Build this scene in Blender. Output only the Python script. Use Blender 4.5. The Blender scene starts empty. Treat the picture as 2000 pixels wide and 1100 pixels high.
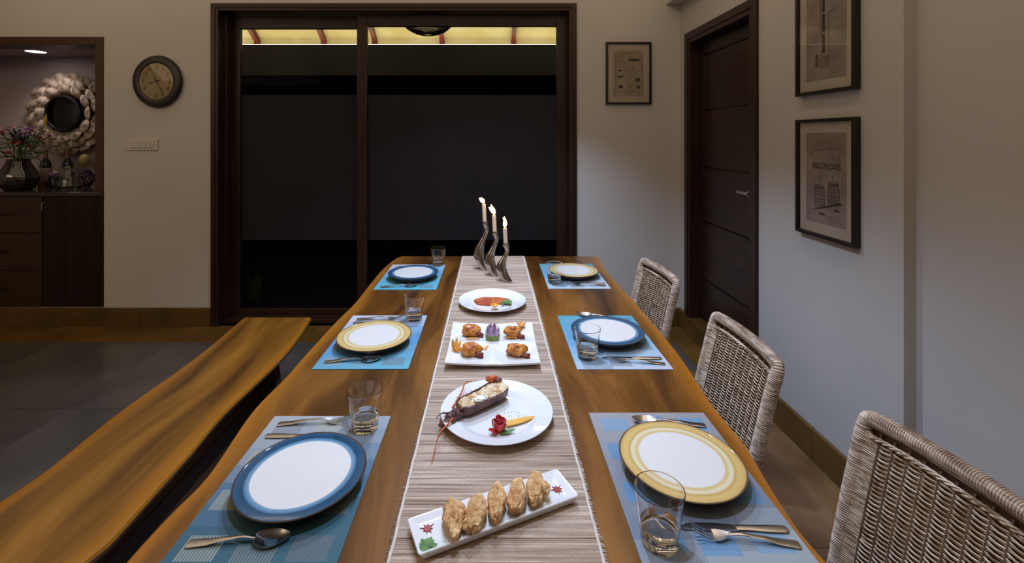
import bpy, bmesh, math, random
from mathutils import Vector, Matrix, noise as mnoise
random.seed(7)
PI = math.pi
scn = bpy.context.scene
COL = scn.collection

# ------------------------------------------------------------------ camera
FPX, VX, VY, CZ = 905.0, 961.0, 270.0, 1.53          # focal length and vanishing point in px of the 2000x1100 frame
cam = bpy.data.cameras.new('camera'); camo = bpy.data.objects.new('camera', cam); COL.objects.link(camo)
camo.location = (0, 0, CZ); camo.rotation_euler = (PI/2, 0, 0)
cam.sensor_fit = 'HORIZONTAL'; cam.sensor_width = 36; cam.lens = FPX/2000*36
cam.shift_x = (1000-VX)/2000; cam.shift_y = (VY-550)/2000; cam.clip_start = 0.02
scn.camera = camo
def G(px, py, z):                                     # world point at height z that the photo shows at a pixel
    Y = FPX*(CZ-z)/(py-VY); return ((px-VX)/FPX*Y, Y)

# ------------------------------------------------------------------ world, lights, exposure
scn.view_settings.view_transform = 'Standard'; scn.view_settings.look = 'None'
scn.view_settings.gamma = 1; scn.view_settings.use_curve_mapping = False
scn.view_settings.exposure = 0.0
w = bpy.data.worlds.new('night'); scn.world = w; w.use_nodes = True
w.node_tree.nodes['Background'].inputs[0].default_value = (0.25, 0.32, 0.5, 1)
w.node_tree.nodes['Background'].inputs[1].default_value = 0.004
def light(name, kind, loc, energy, color, rot=(0,0,0), **kw):
    l = bpy.data.lights.new(name, kind); l.energy = energy; l.color = color
    for k, v in kw.items(): setattr(l, k, v)
    o = bpy.data.objects.new(name, l); COL.objects.link(o); o.location = loc; o.rotation_euler = rot
    return o
COOL = (0.55, 0.715, 1.0); WARM = (1.0, 0.74, 0.47)
for i, (x, y, e) in enumerate([(-0.06, 2.68, 124), (0.02, 1.75, 60), (0.0, 0.75, 56)]):
    light('spot_lamp', 'SPOT', (x, y, 2.55), e, COOL, spot_size=math.radians(112), spot_blend=0.6, shadow_soft_size=0.035)
light('cove_lamp', 'AREA', (-1.2, 1.2, 2.93), 38, WARM, shape='RECTANGLE', size=6.5, size_y=4.0)
light('cove_lamp', 'AREA', (-1.4, 3.45, 2.9), 4, WARM, shape='RECTANGLE', size=5.6, size_y=0.06, rot=(math.radians(25), 0, 0))
light('cove_lamp', 'AREA', (1.0, 0.9, 2.9), 6, WARM, shape='RECTANGLE', size=0.06, size_y=4.6, rot=(0, math.radians(-25), 0))

light('left_fill_light', 'AREA', (-4.2, 0.6, 2.9), 42, (1, .74, .50), shape='RECTANGLE', size=2.2, size_y=2.6, rot=(math.radians(18), 0, 0))  # added warm fill, no fixture, lifts the left side of the room

# ------------------------------------------------------------------ mesh helpers
class MB:
    def __init__(s): s.v = []; s.f = []; s.m = Matrix.Identity(4)
    def add(s, vs, fs):
        o = len(s.v); s.v += [s.m @ Vector(p) for p in vs]; s.f += [[i+o for i in f] for f in fs]; return s
    def box(s, x0, x1, y0, y1, z0, z1):
        vs = [(x, y, z) for z in (z0, z1) for y in (y0, y1) for x in (x0, x1)]
        return s.add(vs, [(0,2,3,1),(4,5,7,6),(0,1,5,4),(2,6,7,3),(0,4,6,2),(1,3,7,5)])
    def loft(s, rings, cap=True, closed=True, loop=False):
        n = len(rings[0]); vs = [p for r in rings for p in r]; fs = []
        R = len(rings)
        for a in range(R if loop else R-1):
            b = (a+1) % R
            for i in range(n if closed else n-1):
                j = (i+1) % n; fs.append((a*n+i, a*n+j, b*n+j, b*n+i))
        if cap and not loop and closed:
            fs.append(tuple(range(n-1, -1, -1))); fs.append(tuple((R-1)*n+i for i in range(n)))
        return s.add(vs, fs)
    def tube(s, pts, rad, n=8, cap=True, flat=1.0, loop=False):
        pts = [Vector(p) for p in pts]; N = len(pts)
        if not hasattr(rad, '__len__'): rad = [rad]*N
        rings = []; up = None
        for i in range(N):
            a = pts[(i-1) % N] if loop else pts[max(i-1, 0)]; b = pts[(i+1) % N] if loop else pts[min(i+1, N-1)]
            t = (b-a)
            t = t.normalized() if t.length > 1e-9 else Vector((0,0,1))
            if up is None:
                up = Vector((0,0,1)) if abs(t.z) < 0.9 else Vector((1,0,0))
            sd = t.cross(up).normalized(); up = sd.cross(t).normalized()
            rings.append([pts[i] + sd*math.cos(2*PI*k/n)*rad[i] + up*math.sin(2*PI*k/n)*rad[i]*flat for k in range(n)])
        return s.loft(rings, cap, loop=loop)
    def lathe(s, prof, n=48, c=(0,0,0), sx=1, sy=1):
        rings = [[(c[0]+r*math.cos(2*PI*k/n)*sx, c[1]+r*math.sin(2*PI*k/n)*sy, c[2]+z) for k in range(n)] for r, z in prof]
        return s.loft(rings, True)
    def prism(s, poly, z0, z1):
        return s.loft([[(x, y, z0) for x, y in poly], [(x, y, z1) for x, y in poly]])
    def ringlathe(s, prof, n=48, c=(0,0,0)):        # a closed ring with a hole through it
        rings = [[(c[0]+r*math.cos(2*PI*k/n), c[1]+r*math.sin(2*PI*k/n), c[2]+z) for r, z in prof] for k in range(n)]
        return s.loft(rings, cap=False, loop=True)
    def blob(s, c, sc, seed=0, amp=.15, freq=2.0, sub=3, rot=(0,0,0), taper=0.0, amp2=0, freq2=9):
        bm = bmesh.new(); bmesh.ops.create_icosphere(bm, subdivisions=sub, radius=1)
        M = Matrix.Translation(c) @ (Matrix.Rotation(rot[2],4,'Z') @ Matrix.Rotation(rot[1],4,'Y') @ Matrix.Rotation(rot[0],4,'X'))
        vs = []; off = Vector((seed*7.3, seed*3.1, seed*1.7))
        for v in bm.verts:
            p = v.co.copy(); d = 1+amp*mnoise.noise(p*freq+off)+amp2*mnoise.noise(p*freq2+off)
            tp = 1-taper*p.y
            vs.append(M @ Vector((p.x*sc[0]*d*tp, p.y*sc[1]*d, p.z*sc[2]*d*(1-.6*taper*p.y))))
        fs = [[v.index for v in f.verts] for f in bm.faces]; bm.free()
        return s.add(vs, fs)
    def build(s, name, mat, parent=None, origin=None, smooth=35, bevel=0, seg=2, world=True):
        if parent is not None:
            off = Vector((0,0,0))
            if world:
                p = parent
                while p: off += p.location; p = p.parent
        else: off = Vector(origin) if origin is not None else Vector((0,0,0))
        me = bpy.data.meshes.new(name)
        me.from_pydata([tuple(v-off) for v in s.v], [], s.f); me.validate()
        bm = bmesh.new(); bm.from_mesh(me); bmesh.ops.recalc_face_normals(bm, faces=bm.faces); bm.to_mesh(me); bm.free()
        if mat: me.materials.append(mat)
        if smooth:
            me.polygons.foreach_set('use_smooth', [True]*len(me.polygons)); me.set_sharp_from_angle(angle=math.radians(smooth))
        o = bpy.data.objects.new(name, me); COL.objects.link(o)
        if parent is not None: o.parent = parent
        else: o.location = off
        if bevel:
            b = o.modifiers.new('bevel', 'BEVEL'); b.width = bevel; b.segments = seg; b.limit_method = 'ANGLE'
        return o
def tag(o, label=None, cat=None, group=None, kind=None):
    for k, v in (('label', label), ('category', cat), ('group', group), ('kind', kind)):
        if v: o[k] = v
    return o
def empty(name, loc, label, cat, group=None, rz=0):
    o = bpy.data.objects.new(name, None); COL.objects.link(o); o.location = loc; o.rotation_euler = (0,0,rz)
    o.empty_display_size = .05
    return tag(o, label, cat, group)
def children(o): return [c for c in COL.objects if c.parent == o]
def copy_tree(o, parent=None):
    c = o.copy(); COL.objects.link(c); c.parent = parent
    for ch in [x for x in bpy.data.objects if x.parent == o]: copy_tree(ch, c)
    return c
def inst(o, loc, rz, label, group=None, first=False):
    c = o if first else copy_tree(o)
    c.location = loc; c.rotation_euler = (0,0,rz); c['label'] = label
    if group: c['group'] = group
    return c
def struct(o): o['kind'] = 'structure'; return o
def catmull(pts, k=6):
    P = [Vector(p) for p in pts]; out = []
    for i in range(len(P)-1):
        p0 = P[max(i-1,0)]; p1 = P[i]; p2 = P[i+1]; p3 = P[min(i+2,len(P)-1)]
        for j in range(k):
            t = j/k
            out.append(.5*((2*p1)+(p2-p0)*t+(2*p0-5*p1+4*p2-p3)*t*t+(3*p1-p0-3*p2+p3)*t**3))
    out.append(P[-1]); return out
def lerp(a, b, t): return a+(b-a)*t
def interp(tab, x):
    if x <= tab[0][0]: return tab[0][1]
    for (a, va), (b, vb) in zip(tab, tab[1:]):
        if x <= b:
            t = (x-a)/(b-a); t = t*t*(3-2*t); return va+(vb-va)*t
    return tab[-1][1]

def interpc(tab, x):                 # smooth curve through the points
    if x <= tab[0][0]: return tab[0][1]
    if x >= tab[-1][0]: return tab[-1][1]
    for i in range(len(tab)-1):
        if x <= tab[i+1][0]:
            sl = lambda k: (tab[min(k+1,len(tab)-1)][1]-tab[max(k-1,0)][1])/(tab[min(k+1,len(tab)-1)][0]-tab[max(k-1,0)][0])
            h = tab[i+1][0]-tab[i][0]; t = (x-tab[i][0])/h; m0, m1 = sl(i)*h, sl(i+1)*h
            return (2*t**3-3*t*t+1)*tab[i][1]+(t**3-2*t*t+t)*m0+(-2*t**3+3*t*t)*tab[i+1][1]+(t**3-t*t)*m1

# ------------------------------------------------------------------ materials
def lin(c):
    return tuple(((x/12.92) if x <= .04045 else ((x+.055)/1.055)**2.4) for x in c)
def S(r, g, b): return lin((r/255, g/255, b/255))
def mat(name, c1, c2=None, scale=6, rough=.5, metal=0, bump=0, bscale=None, stretch=(1,1,1), detail=4, spec=.5, coat=0,
        trans=0, ior=1.45, emit=None, estr=0, sss=0, pos=(.35,.65), rrange=0):
    m = bpy.data.materials.new(name); m.use_nodes = True; nt = m.node_tree; N = nt.nodes; L = nt.links
    b = N['Principled BSDF']
    b.inputs['Base Color'].default_value = (*c1, 1); b.inputs['Roughness'].default_value = rough
    b.inputs['Metallic'].default_value = metal; b.inputs['Specular IOR Level'].default_value = spec
    b.inputs['Coat Weight'].default_value = coat; b.inputs['Coat Roughness'].default_value = .08
    b.inputs['Transmission Weight'].default_value = trans; b.inputs['IOR'].default_value = ior
    if sss: b.inputs['Subsurface Weight'].default_value = sss; b.inputs['Subsurface Scale'].default_value = .01
    if emit: b.inputs['Emission Color'].default_value = (*emit, 1); b.inputs['Emission Strength'].default_value = estr
    tc = N.new('ShaderNodeTexCoord'); mp = N.new('ShaderNodeMapping'); mp.inputs['Scale'].default_value = stretch
    L.new(tc.outputs['Object'], mp.inputs['Vector'])
    if c2 or rrange:
        n = N.new('ShaderNodeTexNoise'); n.inputs['Scale'].default_value = scale; n.inputs['Detail'].default_value = detail
        L.new(mp.outputs[0], n.inputs['Vector'])
    if c2:
        r = N.new('ShaderNodeValToRGB'); r.color_ramp.elements[0].position = pos[0]; r.color_ramp.elements[1].position = pos[1]
        r.color_ramp.elements[0].color = (*c1, 1); r.color_ramp.elements[1].color = (*c2, 1)
        L.new(n.outputs['Fac'], r.inputs['Fac']); L.new(r.outputs['Color'], b.inputs['Base Color'])
    if rrange:
        mr = N.new('ShaderNodeMapRange'); mr.inputs['To Min'].default_value = rough; mr.inputs['To Max'].default_value = rough+rrange
        L.new(n.outputs['Fac'], mr.inputs['Value']); L.new(mr.outputs[0], b.inputs['Roughness'])
    if bump:
        n2 = N.new('ShaderNodeTexNoise'); n2.inputs['Scale'].default_value = bscale or scale*4; n2.inputs['Detail'].default_value = 5
        L.new(mp.outputs[0], n2.inputs['Vector'])
        bp = N.new('ShaderNodeBump'); bp.inputs['Strength'].default_value = bump; bp.inputs['Distance'].default_value = .01
        L.new(n2.outputs['Fac'], bp.inputs['Height']); L.new(bp.outputs['Normal'], b.inputs['Normal'])
    return m
def wood(name, dark, mid, light_, sap, rough=.3, coat=.3, sx=7.0, seed=0.0):
    m = bpy.data.materials.new(name); m.use_nodes = True; nt = m.node_tree; N = nt.nodes; L = nt.links
    b = N['Principled BSDF']; b.inputs['Roughness'].default_value = rough; b.inputs['Coat Weight'].default_value = coat
    b.inputs['Coat Roughness'].default_value = .2
    tc = N.new('ShaderNodeTexCoord')
    warp = N.new('ShaderNodeTexNoise'); warp.inputs['Scale'].default_value = 1.3; warp.inputs['Detail'].default_value = 2
    mw = N.new('ShaderNodeMapping'); mw.inputs['Scale'].default_value = (1.2,.6,1); mw.inputs['Location'].default_value = (seed, seed*.7, 0)
    L.new(tc.outputs['Object'], mw.inputs['Vector']); L.new(mw.outputs[0], warp.inputs['Vector'])
    add = N.new('ShaderNodeVectorMath'); add.operation = 'MULTIPLY_ADD'
    add.inputs[1].default_value = (.55,.9,.1)
    L.new(warp.outputs['Color'], add.inputs[0]); L.new(tc.outputs['Object'], add.inputs[2])
    mp = N.new('ShaderNodeMapping'); mp.inputs['Scale'].default_value = (sx, .8, 3); mp.inputs['Location'].default_value = (seed*3, seed, seed)
    L.new(add.outputs[0], mp.inputs['Vector'])
    n = N.new('ShaderNodeTexNoise'); n.inputs['Scale'].default_value = 1; n.inputs['Detail'].default_value = 7; n.inputs['Roughness'].default_value = .55
    L.new(mp.outputs[0], n.inputs['Vector'])
    r = N.new('ShaderNodeValToRGB'); e = r.color_ramp.elements
    e[0].position = .34; e[0].color = (*dark,1); e[1].position = .66; e[1].color = (*light_,1)
    k = e.new(.47); k.color = (*mid,1)
    L.new(n.outputs['Fac'], r.inputs['Fac'])
    mp2 = N.new('ShaderNodeMapping'); mp2.inputs['Scale'].default_value = (110, 5, 60); L.new(add.outputs[0], mp2.inputs['Vector'])
    n2 = N.new('ShaderNodeTexNoise'); n2.inputs['Scale'].default_value = 1; n2.inputs['Detail'].default_value = 3; L.new(mp2.outputs[0], n2.inputs['Vector'])
    mr = N.new('ShaderNodeMapRange'); mr.inputs['To Min'].default_value = .80; mr.inputs['To Max'].default_value = 1.18; L.new(n2.outputs['Fac'], mr.inputs['Value'])
    at = N.new('ShaderNodeAttribute'); at.attribute_name = 'sap'
    ms = N.new('ShaderNodeMixRGB'); ms.inputs['Color2'].default_value = (*sap,1)
    L.new(at.outputs['Fac'], ms.inputs['Fac']); L.new(r.outputs['Color'], ms.inputs['Color1'])
    mu = N.new('ShaderNodeVectorMath'); mu.operation = 'SCALE'; L.new(ms.outputs[0], mu.inputs[0]); L.new(mr.outputs[0], mu.inputs['Scale'])
    L.new(mu.outputs[0], b.inputs['Base Color'])
    bp = N.new('ShaderNodeBump'); bp.inputs['Strength'].default_value = .06; bp.inputs['Distance'].default_value = .004
    L.new(n2.outputs['Fac'], bp.inputs['Height']); L.new(bp.outputs[0], b.inputs['Normal'])
    return m
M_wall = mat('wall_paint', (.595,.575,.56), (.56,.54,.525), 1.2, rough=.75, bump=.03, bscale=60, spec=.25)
M_walldim = mat('wall_paint_dimmed', (.50,.475,.46), (.47,.445,.43), 1.2, rough=.75, bump=.03, bscale=60, spec=.25)  # same wall paint, colour darkened to stand in for less light
M_ceil = mat('ceiling_paint', (.6,.57,.52), rough=.8)
M_niche = mat('niche_wall_paint', (.40,.34,.36), (.36,.31,.33), 2, rough=.7)
M_dwood = mat('dark_door_wood', (.020,.009,.006), (.035,.014,.008), 3, rough=.38, stretch=(8,8,.7), bump=.05, bscale=30)
M_dwoodh = mat('dark_door_leaf', (.014,.006,.0045), (.032,.013,.008), 3, rough=.38, stretch=(8,1.2,9), bump=.05, bscale=20)
M_cabw = mat('cabinet_wood', (.028,.012,.006), (.045,.018,.008), 3, rough=.35, stretch=(.8,8,8))
M_flute = mat('fluted_wood', (.02,.01,.007), (.03,.013,.008), 3, rough=.4, stretch=(8,8,.7))
M_trimw = mat('niche_frame_wood', (.05,.02,.009), (.07,.028,.012), 3, rough=.4, stretch=(3,3,3))
M_ochre = mat('ochre_stone', (.10,.052,.012), (.17,.085,.018), 2.2, rough=.16, bump=.02, bscale=25, rrange=.12)
M_base = mat('ochre_skirting', (.085,.045,.013), (.13,.068,.018), 3.5, rough=.3, bump=.02)
M_brownt = mat('brown_stone', (.12,.060,.024), (.26,.145,.07), 3.2, rough=.12, bump=.015, bscale=20, rrange=.15, detail=8)
M_grey = mat('grey_stone', (.062,.056,.052), (.10,.09,.082), 2.0, rough=.16, bump=.03, bscale=18, rrange=.15, detail=7)
M_grout = mat('grout', (.03,.025,.02), rough=.7)
M_granite = mat('granite', (.02,.016,.015), (.07,.05,.045), 60, rough=.15)
M_table = wood('table_wood', (.034,.011,.003), (.125,.044,.0065), (.27,.108,.020), (.40,.145,.016), rough=.26, coat=.35, sx=7)
M_bench = wood('bench_wood', (.085,.034,.008), (.19,.078,.011), (.33,.145,.019), (.36,.135,.011), rough=.33, coat=.15, sx=6, seed=4.2)
M_legw = mat('dark_leg_wood', (.03,.013,.008), (.05,.02,.012), 4, rough=.4, stretch=(1,1,.4))
M_glass = mat('clear_glass', (1,1,1), rough=.0, trans=1, ior=1.47)
M_water = mat('water', (1,1,1), rough=0, trans=1, ior=1.33)
M_pane = mat('door_glass', (.62,.63,.65), rough=.0, trans=1, ior=1.05)
M_film = mat('frosted_film', (.085,.078,.094), (.095,.086,.104), 1.5, rough=.6, spec=.1)
M_steel = mat('polished_steel', (.78,.78,.78), (.72,.72,.72), 30, rough=.24, metal=1)
M_chrome = mat('candlestick_metal', (.62,.59,.55), (.5,.47,.44), 12, rough=.09, metal=1)
M_wax = mat('candle_wax', (.85,.74,.60), (.8,.7,.57), 20, rough=.4, sss=.3)
M_wick = mat('burnt_wick', (.01,.008,.006), rough=.9)
M_flame = mat('flame', (1,.6,.2), rough=1, emit=(1,.62,.26), estr=11)
M_flamec = mat('flame_core', (1,.8,.5), rough=1, emit=(1,.82,.55), estr=24)
M_white = mat('white_porcelain', (.82,.83,.85), (.80,.81,.83), 3, rough=.09, coat=.5)
M_frame = mat('black_frame', (.012,.010,.009), (.02,.016,.014), 20, rough=.35)
M_mount = mat('cream_mount', (.50,.44,.36), (.47,.41,.33), 5, rough=.8)
M_printm = mat('map_paper', (.36,.29,.21), (.42,.34,.25), 8, rough=.8)
M_printp = mat('patent_paper', (.25,.20,.175), (.34,.27,.235), 9, rough=.8)
M_ink = mat('ink', (.05,.04,.04), (.08,.065,.06), 40, rough=.9)
M_inkl = mat('pale_ink', (.13,.10,.085), (.18,.14,.12), 60, rough=.9)
M_dial = mat('clock_dial', (.34,.25,.13), (.40,.30,.17), 9, rough=.5)
M_plastic = mat('switch_plastic', (.62,.58,.54), rough=.35)
M_handle = mat('door_handle_metal', (.45,.45,.45), rough=.3, metal=1)
M_darkm = mat('blackened_metal', (.02,.02,.02), rough=.4, metal=.6)
M_led = mat('led_strip', (1,1,1), emit=(1,.90,.66), estr=9)
M_bulb = mat('downlight_disc', (1,1,1), emit=(1,.93,.84), estr=9)
M_roof = mat('canopy_board', (.60,.52,.26), (.74,.67,.42), 3, rough=.7, stretch=(1,1,1))
M_rafter = mat('red_painted_rafter', (.10,.018,.016), (.16,.03,.025), 9, rough=.45)
M_fascia = mat('pelmet_board', (.12,.105,.09), rough=.6)
M_out = mat('outdoor_dark_paving', (.02,.02,.02), (.03,.03,.03), 3, rough=.6)
M_plantd = mat('dark_foliage', (.02,.05,.015), (.05,.10,.03), 20, rough=.5)
M_basket = mat('woven_shade_wire', (.03,.025,.02), rough=.5)

def ramp_plate(name, stops, speck=True):
    m = bpy.data.materials.new(name); m.use_nodes = True; nt = m.node_tree; N = nt.nodes; L = nt.links
    b = N['Principled BSDF']; b.inputs['Roughness'].default_value = .1; b.inputs['Coat Weight'].default_value = .5
    tc = N.new('ShaderNodeTexCoord'); sp = N.new('ShaderNodeSeparateXYZ'); L.new(tc.outputs['Object'], sp.inputs[0])
    cb = N.new('ShaderNodeCombineXYZ'); L.new(sp.outputs[0], cb.inputs[0]); L.new(sp.outputs[1], cb.inputs[1])
    ln = N.new('ShaderNodeVectorMath'); ln.operation = 'LENGTH'; L.new(cb.outputs[0], ln.inputs[0])
    nz = N.new('ShaderNodeTexNoise'); nz.inputs['Scale'].default_value = 14; L.new(cb.outputs[0], nz.inputs['Vector'])
    ma = N.new('ShaderNodeMath'); ma.operation = 'MULTIPLY_ADD'; ma.inputs[1].default_value = .005; L.new(nz.outputs['Fac'], ma.inputs[0]); L.new(ln.outputs['Value'], ma.inputs[2])
    dv = N.new('ShaderNodeMath'); dv.operation = 'MULTIPLY_ADD'; dv.inputs[1].default_value = 1/.135; dv.inputs[2].default_value = -.0185; L.new(ma.outputs[0], dv.inputs[0])
    r = N.new('ShaderNodeValToRGB'); e = r.color_ramp.elements
    e[0].position = stops[0][0]; e[0].color = (*stops[0][1],1); e[1].position = stops[-1][0]; e[1].color = (*stops[-1][1],1)
    for p, c in stops[1:-1]: k = e.new(p); k.color = (*c,1)
    L.new(dv.outputs[0], r.inputs['Fac'])
    # brush rings in the glaze
    cr = N.new('ShaderNodeCombineXYZ'); L.new(ln.outputs['Value'], cr.inputs[0])
    n3 = N.new('ShaderNodeTexNoise'); n3.inputs['Scale'].default_value = 330; n3.inputs['Detail'].default_value = 2; L.new(cr.outputs[0], n3.inputs['Vector'])
    mr = N.new('ShaderNodeMapRange'); mr.inputs['To Min'].default_value = .86; mr.inputs['To Max'].default_value = 1.12; L.new(n3.outputs['Fac'], mr.inputs['Value'])
    vo = N.new('ShaderNodeTexVoronoi'); vo.inputs['Scale'].default_value = 70; L.new(cb.outputs[0], vo.inputs['Vector'])
    lt = N.new('ShaderNodeMath'); lt.operation = 'GREATER_THAN'; lt.inputs[1].default_value = .055; L.new(vo.outputs['Distance'], lt.inputs[0])
    m2 = N.new('ShaderNodeMapRange'); m2.inputs['To Min'].default_value = .55; L.new(lt.outputs[0], m2.inputs['Value'])
    gt = N.new('ShaderNodeMath'); gt.operation = 'GREATER_THAN'; gt.inputs[1].default_value = stops[1][0]; L.new(dv.outputs[0], gt.inputs[0])
    mxr = N.new('ShaderNodeMapRange'); L.new(gt.outputs[0], mxr.inputs['Value']); mxr.inputs['To Min'].default_value = 1.0; L.new(mr.outputs[0], mxr.inputs['To Max'])
    mm = N.new('ShaderNodeMath'); mm.operation = 'MULTIPLY'; L.new(mxr.outputs[0], mm.inputs[0]); L.new(m2.outputs[0], mm.inputs[1])
    sc = N.new('ShaderNodeVectorMath'); sc.operation = 'SCALE'; L.new(r.outputs[0], sc.inputs[0]); L.new(mm.outputs[0], sc.inputs['Scale'])
    L.new(sc.outputs[0], b.inputs['Base Color'])
    return m
WH = (.78,.76,.74)
M_blue = ramp_plate('blue_glaze', [(0,WH),(.755,WH),(.765,(.22,.38,.52)),(.83,(.085,.21,.36)),(.85,(.022,.075,.145)),(.975,(.032,.098,.185)),(.99,(.06,.035,.025)),(1,(.05,.03,.02))])
M_yel = ramp_plate('yellow_glaze', [(0,WH),(.67,WH),(.685,(.70,.52,.24)),(.735,(.72,.56,.28)),(.75,(.78,.70,.50)),(.80,(.76,.66,.42)),(.825,(.58,.38,.12)),(.88,(.72,.52,.20)),(.97,(.64,.43,.15)),(.99,(.16,.10,.05)),(1,(.12,.08,.05))])
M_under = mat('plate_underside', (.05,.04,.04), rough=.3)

def rattan(name, a, b_, c):
    m = mat(name, a, b_, 9, rough=.42, stretch=(1,3,30), detail=3, bump=.1, bscale=60)
    nt = m.node_tree; r = [n for n in nt.nodes if n.type == 'VALTORGB'][0]
    k = r.color_ramp.elements.new(.5); k.color = (*c,1); return m
M_rat = rattan('rattan_weave', (.24,.14,.08), (.78,.66,.53), (.54,.40,.27))
M_ratp = rattan('rattan_wrap', (.28,.19,.14), (.70,.59,.49), (.50,.39,.30))
M_ratd = mat('rattan_dark_core', (.10,.055,.03), (.16,.09,.05), 20, rough=.6)

# ================================================================== SETTING
YB = 3.78; XR = 1.537; XR2 = 1.583; YJ = 1.73; CEIL = 2.95; XL = -5.6; YF = -2.4
# floor with separate stone tiles
fl = struct(MB().box(XL-.15, XR2+.4, YF-.15, YB+.02, -.12, -.006).build('floor', M_grout))
def tile(x0, x1, y0, y1, m, key=None, cache={}):
    k = (round(x1-x0,3), round(y1-y0,3), m.name)
    if k not in cache:
        mb = MB().box(-(x1-x0)/2+.001, (x1-x0)/2-.001, -(y1-y0)/2+.001, (y1-y0)/2-.001, -.006, 0)
        o = mb.build('tile', m, fl, smooth=0, world=False); cache[k] = o
    else:
        o = cache[k].copy(); COL.objects.link(o)
    o.location = ((x0+x1)/2, (y0+y1)/2, 0); return o
xs = [XL, -4.55, -3.5, -2.45, -1.4, -.35, .7, 1.37]
for a, b in zip(xs, xs[1:]): tile(a, b, 3.47, YB-.002, M_ochre)
tile(1.37, XR, 3.05, YB-.002, M_ochre)
ys = [3.47, 2.62, 1.77, .92, .07, -.78, -1.63, YF]
gx = [XL, -4.95, -4.1, -3.25, -2.4, -1.55, -.7, .15, 1.0]
for a, b in zip(gx, gx[1:]):
    for c, d in zip(ys, ys[1:]): tile(a, b, d, c, M_grey)
tile(1.0, 1.37, 3.05, 3.47, M_grey)
rb = [3.05, 2.42, 1.73, 1.1, .4, -.4, -1.3, YF]
for c, d in zip(rb, rb[1:]): tile(1.0, XR if d > 1.7 else XR2, d, c, M_brownt)
# back wall: pieces round the glass door and the niche
XD0, XD1, ZD = (413-VX)/FPX*YB, (1126-VX)/FPX*YB, CZ+(VY-7)/FPX*YB
XN1 = -3.166; ZN0, ZN1 = .152, 2.357; XN0 = -4.9
bw = MB()
bw.box(XL-.15, XN0, YB, YB+.18, 0, CEIL)
bw.box(XN0, XN1, YB, YB+.18, ZN1, CEIL); bw.box(XN0, XN1, YB, YB+.18, 0, ZN0-.002)
bw.box(XN1, XD0, YB, YB+.18, 0, CEIL)
bw.box(XD0, XD1, YB, YB+.18, ZD, CEIL)
bw.box(XD1, XR+.2, YB, YB+.18, 0, CEIL)
struct(bw.build('wall_back', M_wall, smooth=0))
YDn, YDf, ZDr, ZST = 2.70, 3.63, 2.32, .14
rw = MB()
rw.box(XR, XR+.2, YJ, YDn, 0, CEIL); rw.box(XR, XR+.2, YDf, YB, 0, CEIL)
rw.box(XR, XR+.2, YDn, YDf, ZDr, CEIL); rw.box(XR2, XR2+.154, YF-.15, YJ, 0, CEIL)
struct(rw.build('wall_right', M_walldim, smooth=0))
struct(MB().box(XL-.15, XL, YF-.15, YB, 0, CEIL).build('wall_left', M_wall, smooth=0))
struct(MB().box(XL, XR2, YF-.15, YF, 0, CEIL).build('wall_front', M_wall, smooth=0))
struct(MB().box(XL-.15, XR2+.2, YF-.15, YB+.18, CEIL, CEIL+.12).build('ceiling', M_ceil, smooth=0))
struct(MB().box(XR-.117, XR-.0005, YJ, YB-.001, 2.62, CEIL-.001).build('trim_1', M_ceil, smooth=0, bevel=.003))     # beam along the right wall
# skirting in separate stone lengths
def skirt(name, segs, m=M_base):
    o0 = None
    for i, s in enumerate(segs):
        mb = MB().box(*s)
        if i == 0: o0 = struct(mb.build(name, m, bevel=.003))
        else: mb.build('skirting_stone', m, o0, bevel=.003)
    return o0
Z1 = .15
skirt('baseboard_back', [(XN1+.31, XD0-.001, YB-.02, YB-.001, 0, Z1), (-4.4, -3.7, YB-.02, YB-.001, 0, Z1), (-3.699, XN1+.309, YB-.02, YB-.001, 0, Z1), (XD1+.001, XR-.022, YB-.02, YB-.001, 0, Z1)])
skirt('baseboard_right', [(XR-.02, XR-.001, YJ+.002, 2.2, 0, Z1), (XR-.02, XR-.001, 2.202, YDn-.03, 0, Z1), (XR-.02, XR-.001, YDf+.03, YB-.001, 0, Z1),
                          (XR2-.02, XR2-.001, .9, YJ-.001, 0, Z1), (XR2-.02, XR2-.001, 0, .898, 0, Z1)])
# ---- right door on its stone step
d2 = struct(MB().box(XR+.085, XR+.125, YDn+.055, YDf-.055, ZST+.012, ZDr-.06).build('door_2', M_dwoodh, smooth=0))
zz = [ZST+.02, .46, .90, 1.31, 1.74, 2.16, ZDr-.068]
for a, b in zip(zz, zz[1:]):
    MB().box(XR+.073, XR+.086, YDn+.15, YDf-.115, a+.004, b-.004).build('panel', M_dwoodh, d2, bevel=.003)
MB().box(XR+.073, XR+.086, YDn+.058, YDn+.145, ZST+.02, ZDr-.066).build('stile', M_dwoodh, d2, bevel=.002)
MB().box(XR+.073, XR+.086, YDf-.11, YDf-.058, ZST+.02, ZDr-.066).build('stile', M_dwoodh, d2, bevel=.002)
fr = MB()
fr.box(XR-.012, XR+.15, YDn, YDn+.05, ZST, ZDr); fr.box(XR-.012, XR+.15, YDf-.05, YDf, ZST, ZDr); fr.box(XR-.012, XR+.15, YDn+.05, YDf-.05, ZDr-.055, ZDr)
fr.box(XR-.02, XR+.01, YDn-.03, YDn+.022, ZST, ZDr+.03); fr.box(XR-.02, XR+.01, YDf-.022, YDf+.03, ZST, ZDr+.03); fr.box(XR-.02, XR+.01, YDn+.022, YDf-.022, ZDr-.022, ZDr+.03)
fr.build('door_frame', M_dwood, d2, bevel=.002)
h = MB().box(XR+.050, XR+.073, YDn+.15, YDn+.19, 1.165, 1.205); h.box(XR+.035, XR+.05, YDn+.155, YDn+.285, 1.175, 1.197)
h.build('handle', M_handle, d2, bevel=.003)
st = MB().box(XR-.02, XR+.2, YDn-.028, YDf+.028, 0, ZST)
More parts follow.
